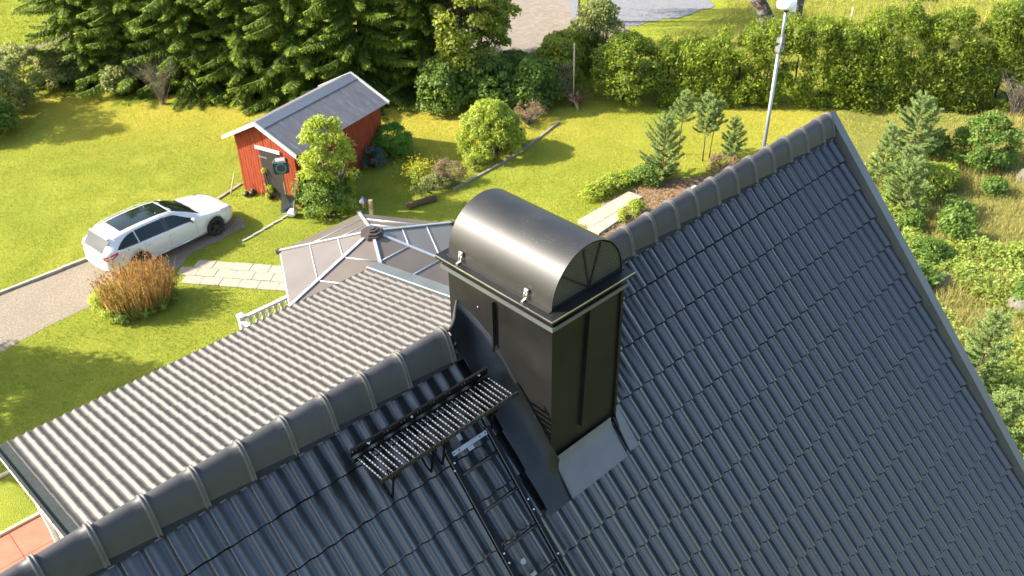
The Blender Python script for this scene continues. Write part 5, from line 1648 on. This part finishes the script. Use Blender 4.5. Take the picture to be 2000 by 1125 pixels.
# ornamental reed clump by the drive
t = thing('reed_clump', 'brown feathery reed clump with leafy green foot beside the gravel drive', 'ornamental grass', (6.85, 19.25, 0))
rng = np.random.default_rng(90)
n = 1700
a = rng.uniform(0, 6.28, n); rr_ = 1.0 * np.sqrt(rng.uniform(0, 1, n))
bx, by = np.cos(a) * rr_ * 0.95, np.sin(a) * rr_ * 0.75
hh = rng.uniform(0.8, 1.62, n) * (1.03 - 0.22 * rr_)
tipx, tipy = bx * 1.22 + rng.normal(0, .10, n), by * 1.22 + rng.normal(0, .10, n)
P0 = np.stack([bx, by, np.zeros(n)], 1); P1 = np.stack([tipx, tipy, hh], 1)
V = leaves((P0 + P1) / 2, P1 - P0, norm(rng.normal(size=(n, 3)) * np.array([1, 1, .1])), np.linalg.norm(P1 - P0, axis=1), 0.020, 0.05)
link('reeds', quad_mesh('reeds', V, rng.uniform(0, 1, n), M['reed']), t)
m_ = 1500
k_ = rng.choice(n, m_)
f_ = rng.uniform(0.78, 1.08, m_)[:, None]
P = P0[k_] + (P1[k_] - P0[k_]) * f_ + rng.normal(0, .02, (m_, 3))
V = leaves(P, norm(P1[k_] - P0[k_]) + rng.normal(0, .35, (m_, 3)), norm(rng.normal(size=(m_, 3))), 0.15, 0.035)
link('plumes', quad_mesh('plumes', V, rng.uniform(0, 1, m_), M['plume']), t)
V, tt_, C = clump_foliage(np.random.default_rng(91), 1.15, 0.95, 0.55, 80, 70, 0.22, 0.11, 0.07, 0.6)
link('foliage', quad_mesh('foliage', V, tt_, M['leaf_mid']), t)
bush('leafy_plant', 'yellow-green leafy plant on the drive side of the reed clump', 'shrub', (6.05, 19.55, 0), 0.5, 0.7, 0.95, 'leaf_lime', 92, 34, 60, 0.22, 0.10, 0.05)

# ------------------------------------------------------------------ hedge
def hedge(name, label, p0, p1, width, h0, h1, mat, seed, ncl, per):
    rng = np.random.default_rng(seed)
    p0, p1 = np.array(p0), np.array(p1)
    Lh = np.linalg.norm(p1 - p0); d = (p1 - p0) / Lh; nn = np.array([-d[1], d[0]])
    u = rng.uniform(0, 1, ncl)
    hmax = (h0 + (h1 - h0) * u) * (0.74 + 0.26 * vnoise(u * Lh, u * 0, 1.3, seed) + 0.24 * vnoise(u * Lh, u * 0 + 7, 0.5, seed))
    kind = rng.uniform(0, 1, ncl)
    z = np.where(kind < 0.70, rng.uniform(0.03, 1.0, ncl), rng.uniform(0.92, 1.05, ncl)) * hmax
    w = np.where(kind < 0.52, -1.0, np.where(kind < 0.70, 1.0, rng.uniform(-1, 1, ncl))) * width / 2 * (1 - 0.30 * (z / hmax) ** 2.5) * rng.uniform(0.62, 1.14, ncl)
    C = np.stack([d[0] * u * Lh + nn[0] * w, d[1] * u * Lh + nn[1] * w, z], 1)
    gap = vnoise(u * Lh, z, 0.42, seed + 3) + 0.35 * vnoise(u * Lh, z, 0.9, seed + 4)
    kk = gap > 0.50
    C, w, z, u = C[kk], w[kk], z[kk], u[kk]
    ncl = len(u)
    idx = np.repeat(np.arange(ncl), per)
    dd = norm(rng.normal(size=(ncl * per, 3)))
    q = rng.uniform(0.1, 1, ncl * per) ** 0.45
    rcs = rng.uniform(0.20, 0.42, ncl)[idx]
    P = C[idx] + dd * (q * rcs)[:, None] * np.array([1, 1, 1.15])
    P[:, 2] = np.maximum(P[:, 2], 0.03)
    out = np.stack([nn[0] * np.sign(w), nn[1] * np.sign(w), np.full(ncl, 0.3)], 1)[idx]
    Nn = norm(dd + out * 0.4 + rng.normal(0, .5, P.shape))
    D = norm(np.cross(Nn, rng.normal(size=P.shape)) + np.array([0, 0, 0.7]) + dd * 0.5)
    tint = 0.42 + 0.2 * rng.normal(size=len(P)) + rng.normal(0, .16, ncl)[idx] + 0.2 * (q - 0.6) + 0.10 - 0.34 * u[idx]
    t = thing(name, label, 'hedge', (p0[0], p0[1], 0))
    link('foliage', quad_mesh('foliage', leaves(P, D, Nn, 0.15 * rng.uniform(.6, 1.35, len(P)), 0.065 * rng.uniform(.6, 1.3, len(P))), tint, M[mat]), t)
    st = MB()
    for k in range(int(Lh / 0.6)):
        c = d * (k * 0.6 + 0.3)
        st.tube([(c[0], c[1], -0.05), (c[0] + 0.05, c[1], h0 * 0.5), (c[0], c[1], h0 * 0.85)], [0.05, 0.04, 0.015], 6, cap=False)
        for j in range(3):
            e_ = rng.uniform(-1, 1, 3)
            st.tube([(c[0], c[1], 0.3 + 0.5 * j), (c[0] + e_[0] * width * .4, c[1] + e_[1] * width * .4, 0.9 + 0.6 * j)], [0.025, 0.008], 4, cap=False)
    st.build('stem', M['bark'], t, fix=False)
    return t
bush('thuja_bush', 'big rounded yellow-green thuja at the lawn end of the hedge', 'shrub', (29.0, 19.1, 0), 1.75, 1.6, 2.9, 'leaf_hedge', 101, 120, 130, 0.40, 0.15, 0.065)
hedge('hedge', 'long thuja hedge behind the mast, taller and darker towards its far end', (30.2, 18.2), (42.5, 4.0), 1.9, 2.3, 4.7, 'leaf_hedge', 102, 1900, 110)

# ------------------------------------------------------------------ field beyond the hedge
def tree_trunk(name, label, loc, pts, r, bark, crown_seed):
    t = thing(name, label, 'tree', loc)
    MB().tube(pts, r, 10).build('trunk', M[bark], t, fix=False)
    rng = np.random.default_rng(crown_seed)
    top = pts[-1]
    V, tt, C = clump_foliage(rng, 2.6, 2.6, 4.2, 55, 110, 0.55, 0.14, 0.10, 0.5, 0, 0.9)
    V = V + np.array([top[0], top[1], top[2] - 1.6])
    link('crown', quad_mesh('crown', V, tt, M['leaf_lime']), t)
    lm = MB()
    for i in range(0, len(C), 4):
        lm.tube([Vector(top) * 0.97, Vector((top[0] + C[i][0], top[1] + C[i][1], top[2] - 1.6 + C[i][2]))], [0.06, 0.015], 5, cap=False)
    lm.build('limb', M[bark], t, fix=False)
    return t
bk = new_mat('birch_bark')
nt = bk[1]
f = noise_fac(nt, 3.2, 6, 0.7, stretch=(1, 1, 1.6))
nt.links.new(ramp(nt, f, [(0.40, (0.035, 0.03, 0.026)), (0.52, (0.10, 0.09, 0.08)), (0.62, (0.34, 0.33, 0.31))]), bk[2].inputs['Base Color'])
bk[2].inputs['Roughness'].default_value = 0.9
bump(nt, bk[2], f, 0.6, 0.05)
M['birch_bark'] = bk[0]
bt = tree_trunk('old_birch', 'leaning old birch trunk behind the hedge with an orange strap round it', (39.4, 18.55, 0), [(0, 0, -0.2), (-0.05, 0.05, 0.9), (-0.45, 0.42, 1.9), (-1.15, 1.1, 3.1), (-1.9, 1.9, 6.8)], [0.46, 0.38, 0.34, 0.30, 0.22], 'birch_bark', 111)
MB().tube([(-0.50 + 0.40 * math.cos(w), 0.47 + 0.40 * math.sin(w), 2.0 + 0.30 * math.cos(w - 2.2)) for w in np.linspace(0, 6.2, 16)], 0.035, 5, cap=False).build('strap', M['orange'], bt, fix=False)
MB().tube([(-0.45, 0.42, 1.9), (-0.35, 0.25, 2.5), (-0.3, 0.2, 3.2), (-0.4, 0.1, 4.5)], [0.12, 0.10, 0.08, 0.05], 7).build('branch', M['birch_bark'], bt, fix=False)
tree_trunk('straight_birch', 'upright mossy trunk behind the hedge, partly covered by the mast', (39.9, 17.6, 0), [(0, 0, -0.2), (0.03, 0, 1.5), (0.05, -0.05, 3.5), (0.0, 0.0, 7.0)], [0.30, 0.27, 0.24, 0.18], 'birch_bark', 112)
for i, (x, y, h, lab) in enumerate([(40.1, 16.6, 1.6, 'pale wooden fence stake beside the mast top'), (43.0, 16.2, 1.5, 'pale fence stake behind the middle of the hedge'), (46.6, 14.6, 1.5, 'pale fence stake behind the tall end of the hedge')]):
    t = thing('fence_stake', lab, 'fence stake', (x, y, 0), 0.3 * i, 'pale stakes in the field')
    MB().tube([(0, 0, -0.05), (0.03 + 0.04 * i, 0.06, h)], 0.045, 7).build('stake', M['wood_pale'], t)
t = thing('red_hut', 'red painted thing glimpsed in the high field grass', 'hut', (52.0, 17.5, 0), 0.4)
MB().box(-1.3, 1.3, -0.5, 0.5, 0, 0.75).build('wall', M['red_wood'], t)
MB().prism([(-1.4, -0.65, 0.76), (-1.4, 0.65, 0.76), (-1.4, 0, 1.05)], (2.8, 0, 0)).build('roof', M['rust'], t)

# fence mesh and post in the thicket
t = thing('wire_fence', 'sagging wire mesh fence with a thin pole in the thicket', 'fence', (26.95, 20.30, 0), R_(145))
MB().tube([(0, 0, 0), (0.03, 0, 2.75)], 0.030, 7).build('pole', M['wood_pale'], t)
wm = MB()
for i in range(26):
    x = i * 0.075
    sag = 0.35 * (x / 1.9) ** 1.5
    wm.tube([(x, 0, 0.4), (x + 0.25, 0.03, 1.95 - sag)], 0.006, 3, cap=False)
    wm.tube([(x + 0.25, 0, 0.4), (x, -0.03, 1.95 - sag)], 0.006, 3, cap=False)
wm.build('wire_mesh', M['wire'], t, fix=False)
t = dead_bush('root_stump', 'rust-red dead branches at the foot of the wire fence', (26.95, 20.15, 0.0), 0.7, 12, 24, 0.8, 'rust', 'dead bush', 0.03)
t = dead_bush('pale_twigs', 'few pale dead sticks in front of the rust-red branches', (26.75, 19.85, 0.0), 0.7, 13, 9, 0.7, 'wood_pale', 'dead bush', 0.018)

# timber edging across the lawn
te = thing('timber_edging', 'grey timber edging running from the dry herbs to the hedge corner', 'edging', (17.8, 18.35, 0))
pp = [(18.2, 18.15), (19.5, 18.28), (21.0, 18.45), (22.6, 18.75), (24.0, 19.15), (25.2, 19.5)]
for i in range(5):
    a, c = Vector((*pp[i], 0.07)), Vector((*pp[i + 1], 0.07))
    a -= Vector((17.8, 18.35, 0)); c -= Vector((17.8, 18.35, 0))
    dd = (c - a).normalized(); nn = Vector((-dd.y, dd.x, 0))
    MB().prism([a - nn * 0.05 + Vector((0, 0, -0.1)), a + nn * 0.05 + Vector((0, 0, -0.1)), a + nn * 0.045 + Vector((0, 0, 0.0)), a - nn * 0.045 + Vector((0, 0, 0.0))], (c - a) * 0.985).build('log', M['wood_grey'], te)
t = thing('fallen_log', 'short brown log lying on the lawn above the chimney cap', 'log', (16.7, 18.1, 0.1), R_(-12))
MB().tube([(-0.55, 0, 0), (-0.1, 0.02, 0.01), (0.55, 0, 0)], [0.13, 0.12, 0.10], 9).build('wood', M['bark_red'], t)
for i, (x, y, lab) in enumerate([(20.6, 19.0, 'thin brown stake at the foot of the lime-green shrub'), (20.9, 18.85, 'second thin stake leaning at the foot of the lime-green shrub')]):
    t = thing('plant_stake', lab, 'stake', (x, y, 0))
    MB().tube([(0, 0, 0), (-0.06 + .1 * i, 0.05, 0.75)], 0.03, 6).build('stick', M['wood'], t)

# slabs, rocks and rubble around the mulch bed
def rock(name, label, loc, sx, sy, sz, seed, mat='stone', cat='rock', group=None):
    bm = bmesh.new()
    bmesh.ops.create_icosphere(bm, subdivisions=3, radius=1)
    for v in bm.verts:
        p = np.array(v.co)
        k = 1 + 0.22 * (vnoise(np.array(p[0] * 2 + 9), np.array(p[1] * 2 + p[2] * 2 + 9), 1.0, seed) - 0.5) + 0.16 * (vnoise(np.array(p[0] * 5 + 9), np.array(p[1] * 5 - p[2] * 5 + 30), 1.0, seed + 1) - 0.5)
        v.co = Vector((p[0] * sx * k, p[1] * sy * k, p[2] * sz * k))
    me = bpy.data.meshes.new(name)
    bm.to_mesh(me); bm.free()
    me.polygons.foreach_set('use_smooth', [True] * len(me.polygons))
    me.materials.append(M[mat])
    o = link(name, me, None, loc)
    return tag(o, label, cat, group)
MB_ = MB().box(-1.4, 1.4, -0.30, 0.30, -0.05, 0.09)
t = thing('concrete_slab', 'long pale concrete slab at the edge of the mulch bed', 'slab', (21.0, 13.05, 0.04), R_(2)); MB_.build('slab', M['slab'], t)
t = thing('concrete_slab', 'shorter pale slab in the mulch bed next to the ridge tiles', 'slab', (20.2, 12.55, 0.03), R_(6)); MB().box(-0.8, 0.9, -0.25, 0.25, -0.05, 0.09).build('slab', M['slab'], t)
t = thing('white_block', 'white stone block on the mulch just above the ridge', 'stone', (24.0, 11.75, 0.05), R_(10)); MB().box(-0.3, 0.3, -0.15, 0.15, 0, 0.16).build('block', M['sack_white'], t)
rock('flat_rock', 'flat grey rock at the lawn edge left of the small pine', (22.9, 14.3, 0.02), 0.55, 0.35, 0.16, 3)
rock('rock', 'pale flat rock half sunk in the grass beside the roof verge', (27.0, 5.35, 0.02), 0.9, 0.45, 0.28, 4)
rock('rock', 'low broken rock amid brown weeds, mid-slope', (24.7, 3.0, 0.0), 0.7, 0.45, 0.22, 5)
rock('boulder', 'rounded mossy boulder at the picture edge among the ground cover', (25.05, 0.72, 0.12), 0.50, 0.45, 0.40, 6, cat='boulder')
rock('rock', 'pale lichen rock above the dry grass at the picture edge', (33.3, 3.75, 0.1), 0.6, 0.45, 0.32, 7)
rock('rock', 'small pale rock under the dry grass bank', (33.6, 4.6, 0.05), 0.35, 0.3, 0.2, 8)

# ------------------------------------------------------------------ young pines
PG = 'young pines on the rough ground'
pine('pine', 'dense low young pine left of the thin saplings, above the ridge', (24.1, 13.25, 0), 2.5, 201, 0.95, 0.06, PG, 1.15)
pine('pine', 'slim pine sapling with bare lower trunk, nearest the dense low pine', (26.2, 14.1, 0), 2.5, 202, 0.55, 0.55, PG, 1.0, (0.08, 0.02))
pine('pine', 'tallest slim pine sapling of the three before the hedge', (26.4, 13.1, 0), 2.75, 203, 0.6, 0.42, PG, 1.0)
pine('pine', 'slim pine sapling just right of the tallest one, thinner crown', (26.75, 13.05, 0), 2.4, 204, 0.45, 0.5, PG, 0.8, (0.04, -0.05))
pine('pine', 'short dark pine sapling close to the mast foot', (26.85, 12.15, 0), 1.9, 205, 0.5, 0.22, PG, 1.0)
pine('pine', 'large pale green pine beyond the roof verge', (31.7, 7.5, 0), 2.6, 206, 1.05, 0.18, PG, 1.2)
pine('pine', 'slender pine with visible red stem beside the verge', (28.4, 7.1, 0), 2.7, 207, 0.5, 0.3, PG, 0.9)
pine('pine', 'bushy pine lower down along the verge', (28.0, 5.9, 0), 1.9, 208, 0.95, 0.05, PG, 1.2)
pine('pine', 'small pine behind the verge among leafy weeds', (29.6, 6.6, 0), 1.6, 209, 0.8, 0.05, PG, 1.1)
pine('pine', 'young pine among the ground cover near the roof edge', (20.2, 0.2, 0), 2.6, 210, 0.75, 0.10, PG, 1.1)
pine('pine', 'second small pine in the ground cover, nearer the roof corner', (18.6, -0.9, 0), 1.7, 211, 0.7, 0.08, PG, 1.1)
bush('leafy_bush', 'rounded green leafy bush under the grey leafless bush', 'bush', (33.4, 5.5, 0), 1.35, 1.2, 2.0, 'leaf_mid', 121, 62, 130, 0.34, 0.12, 0.075)
bush('leafy_bush', 'small green bush between the rocks beside the verge', 'bush', (25.6, 3.9, 0), 0.65, 0.55, 0.8, 'leaf_mid', 122, 26, 100, 0.26, 0.09, 0.06)
bush('brown_shrub', 'orange-brown low shrubs below the slim pine saplings', 'shrub', (26.2, 12.1, 0), 1.1, 0.6, 0.6, 'leaf_dry', 123, 34, 70, 0.22, 0.09, 0.03)
bush('yellow_shrub', 'yellow-leaved low shrub bordering the mulch bed', 'shrub', (22.0, 14.1, 0), 1.5, 0.45, 0.55, 'leaf_lime', 124, 52, 70, 0.22, 0.10, 0.06)
bush('green_shrub', 'leafy green shrub at the foot of the dense low pine', 'shrub', (23.6, 13.5, 0), 0.9, 0.55, 0.7, 'leaf_mid', 125, 40, 80, 0.24, 0.10, 0.06)
bush('weed_plant', 'pale green weeds growing through the mulch next to the ridge', 'weeds', (21.2, 12.3, 0), 0.7, 0.35, 0.55, 'leaf_lime', 126, 24, 60, 0.2, 0.09, 0.045)
bush('bramble', 'leafy weeds under the large pale pine', 'bush', (30.3, 6.0, 0), 1.3, 0.8, 0.9, 'leaf_lime', 127, 52, 80, 0.28, 0.10, 0.06)

# knee-high leafy weeds over the rough slope: three shapes, copied
weeds = []
for sd, mt, rx_, h_ in ((131, 'leaf_cover', 0.55, 0.6), (132, 'leaf_mid', 0.5, 0.7), (133, 'leaf_lime', 0.6, 0.5)):
    rng = np.random.default_rng(sd)
    V, tt, C = clump_foliage(rng, rx_, rx_ * 0.8, h_, 26, 60, 0.2, 0.10, 0.06, 0.5)
    weeds.append((quad_mesh('foliage', V, tt, M[mt]), stems_mb(rng, C, 8, 0.012).mesh('stem', M['bark'])))
rw = random.Random(134)
marks = [((27.0, 5.35), 'the pale flat rock by the verge'), ((24.7, 3.0), 'the low broken rock'), ((25.05, 0.72), 'the mossy boulder'), ((31.7, 7.5), 'the large pale green pine'), ((28.4, 7.1), 'the slender red-stemmed pine'), ((28.0, 5.9), 'the bushy pine'), ((33.4, 5.5), 'the rounded leafy bush'), ((20.2, 0.2), 'the young pine near the roof edge'), ((18.6, -0.9), 'the small pine near the roof corner'), ((25.6, 3.9), 'the small bush between the rocks'), ((29.6, 6.6), 'the small pine among weeds'), ((22.5, 2.0), 'the roof verge'), ((21.5, -2.5), 'the far ground cover')]
seen_l = {}
def weed_label(x, y, v, k):
    ds = sorted(((x - m[0][0]) ** 2 + (y - m[0][1]) ** 2, m[1], m[0]) for m in marks)
    sz = 'small' if k < 0.85 else 'tall' if k > 1.2 else 'bushy'
    side = 'behind' if (x - ds[0][2][0]) * 0.69 + (y - ds[0][2][1]) * 0.72 > 0 else 'in front of'
    return '%s %s weed clump %s %s' % (sz, ('yellow-green', 'dark green', 'pale green')[v], side, ds[0][1])
nw = 0
while nw < 44:
    x, y = rw.uniform(17, 33), rw.uniform(-4.5, 8.4)
    if float(wild_mask(np.array(x), np.array(y))) < 0.6 or (x > 28 and y < 4.2) or (x < 23 and y > 4):
        continue
    v = rw.choice((0, 0, 1, 1, 2))
    k = rw.uniform(0.6, 1.5)
    lab = weed_label(x, y, v, k)
    if lab in seen_l:
        continue
    seen_l[lab] = 1
    t = thing('weed_clump', lab, 'weeds', (x, y, float(ground_z(np.array(x), np.array(y))) - 0.03), rw.uniform(0, 6.28), 'weed clumps on the rough slope')
    t.scale = (k, k, k * rw.uniform(0.7, 1.2))
    link('foliage', weeds[v][0], t); link('stem', weeds[v][1], t)
    nw += 1

# ------------------------------------------------------------------ grass
def in_poly(x, y, poly):
    ins = np.zeros(len(x), bool)
    j = len(poly) - 1
    for i in range(len(poly)):
        xi, yi = poly[i]; xj, yj = poly[j]
        c = ((yi > y) != (yj > y)) & (x < (xj - xi) * (y - yi) / (yj - yi + 1e-12) + xi)
        ins ^= c
        j = i
    return ins
MOWN = [(1.5, 13.3), (7.2, 16.2), (11.0, 15.0), (14.0, 12.5), (18.2, 10.5), (22, 11.2), (26, 11.0), (30, 8.6), (37, 5.5), (41, 6.6), (29.0, 18.6), (27, 21), (23.8, 22.5), (20.0, 27.8), (12.0, 38.8), (6.0, 38.5), (1.0, 24.0)]
rng = np.random.default_rng(300)
def blades(n, poly, lo, hi, hgt, wid, bias=0.0, avoid=()):
    xs = [p[0] for p in poly]; ys = [p[1] for p in poly]
    x = rng.uniform(min(xs), max(xs), n); y = rng.uniform(min(ys), max(ys), n)
    k = in_poly(x, y, poly)
    for a in avoid:
        k &= ~in_poly(x, y, a)
    # paving strip
    u_ = (x - 9.32) * 0.605 + (y - 20.40) * -0.796; v_ = (x - 9.32) * 0.796 + (y - 20.40) * 0.605
    k &= ~((u_ > -0.1) & (u_ < 6.2) & (v_ < 0.03) & (v_ > -1.33))
    x, y = x[k], y[k]
    n = len(x)
    h = hgt * rng.uniform(0.5, 1.4, n) * (0.7 + 0.7 * vnoise(x, y, 0.8, 33))
    a = rng.uniform(0, 6.28, n); ln = rng.uniform(0.1, 0.75, n)
    P0 = np.stack([x, y, ground_z(x, y) - 0.01], 1)
    D = norm(np.stack([np.cos(a) * ln, np.sin(a) * ln, np.ones(n)], 1))
    V = leaves(P0 + D * (h / 2)[:, None], D, norm(np.stack([-np.sin(a), np.cos(a), np.zeros(n)], 1) + rng.normal(0, .6, (n, 3))), h, wid * rng.uniform(.7, 1.4, n), 0.0)
    yl = yellow_mask(x, y)
    lush = smooth(21.5, 17.5, y) * smooth(12.5, 8.5, x)
    patch = vnoise(x, y, 1.6, 12) * 0.45 + vnoise(x, y, 0.45, 13) * 0.3 + (vnoise(x, y, 0.2, 14) - 0.5) * 0.45 + (vnoise(x * 0.8 + y * 0.6, x * -0.15 + y * 0.2, 0.5, 15) - 0.5) * 0.25
    straw = smooth(15, 20, x) * smooth(21.5, 19, y) * 0.22
    return V, np.clip(0.10 + straw + 0.55 * patch - 0.30 * lush + 0.50 * yl + rng.normal(0, .11, n) + bias, 0, 1)
V, tt = blades(700000, MOWN, 0, 0, 0.055, 0.013, 0.0, (DRIVE, MUL))
tag(link('lawn_grass', quad_mesh('lawn_grass', V, tt, M['blade'])), 'short yellow-green mown lawn grass', 'grass', kind='stuff')
WILD = [(17, -4), (26, -3), (34, 1), (42, 4), (41, 6.6), (34, 8.0), (30, 8.6), (27, 10.5), (24, 9), (19, 4)]
V, tt = blades(130000, WILD, 0, 0, 0.28, 0.014, 0.12)
tag(link('meadow_grass', quad_mesh('meadow_grass', V, tt, M['meadow'])), 'tall dry meadow grass on the rough ground', 'grass', kind='stuff')
FIELD = [(30.2, 21), (41.5, 7.0), (60, 10), (60, 30), (46, 27), (42, 22.5), (36, 23.0), (32, 23.5)]
V, tt = blades(60000, FIELD, 0, 0, 0.22, 0.03, 0.0, (GREY, ROAD))
tag(link('field_grass', quad_mesh('field_grass', V, tt, M['meadow'])), 'long grass in the field beyond the hedge', 'grass', kind='stuff')
ROADSIDE = [(6, 40.2), (13.5, 40.5), (24, 42), (22, 60), (4, 60)]
V, tt = blades(50000, ROADSIDE, 0, 0, 0.15, 0.03, 0.0)
tag(link('roadside_grass', quad_mesh('roadside_grass', V, tt, M['blade'])), 'uneven grass on the waste ground past the spruces', 'grass', kind='stuff')
# leafy ground cover on the rough slope
COVER = [(16, -5), (23, -5), (27, 0), (27.5, 3.2), (25.5, 4.6), (29.5, 5.5), (31, 7.2), (28, 8.8), (23, 8.0), (18, 3)]
xs = rng.uniform(15, 32, 44000); ys = rng.uniform(-5, 9, 44000)
dens = vnoise(xs, ys, 1.4, 44)
k = in_poly(xs, ys, COVER) & (dens > 0.28 + 0.25 * rng.uniform(size=len(xs)))
xs, ys = xs[k], ys[k]
per = 5
x5, y5 = np.repeat(xs, per) + rng.normal(0, .07, len(xs) * per), np.repeat(ys, per) + rng.normal(0, .07, len(xs) * per)
hz = np.repeat(rng.uniform(0.05, 0.36, len(xs)) * (0.4 + vnoise(xs, ys, 0.9, 45)), per) + rng.normal(0, .03, len(x5))
P = np.stack([x5, y5, ground_z(x5, y5) + np.maximum(hz, 0.02)], 1)
Nn = norm(rng.normal(0, .55, P.shape) + np.array([0, 0, 1]))
V = leaves(P, norm(np.cross(Nn, rng.normal(size=P.shape))), Nn, 0.11 * rng.uniform(.5, 1.3, len(P)), 0.07 * rng.uniform(.5, 1.3, len(P)))
tag(link('ground_cover', quad_mesh('ground_cover', V, 0.25 + 0.5 * vnoise(x5, y5, 0.7, 46) + rng.normal(0, .15, len(P)), M['leaf_cover'])), 'low leafy ground cover on the rough slope', 'ground cover', kind='stuff')
# bits of bark on the mulch bed
n = 2600
xs = rng.uniform(19.3, 26, n); ys = rng.uniform(10.5, 13.7, n)
k = in_poly(xs, ys, MUL)
P = np.stack([xs[k], ys[k], 0.06 + rng.uniform(0, .03, k.sum())], 1)
Nn = norm(rng.normal(0, .3, P.shape) + np.array([0, 0, 1]))
V = leaves(P, norm(np.cross(Nn, rng.normal(size=P.shape))), Nn, 0.16 * rng.uniform(.4, 1.6, len(P)), 0.03)
tag(link('mulch_debris', quad_mesh('mulch_debris', V, rng.uniform(0, 1, len(P)), M['leaf_dry'])), 'dry twigs and bark strewn over the mulch bed', 'debris', kind='stuff')
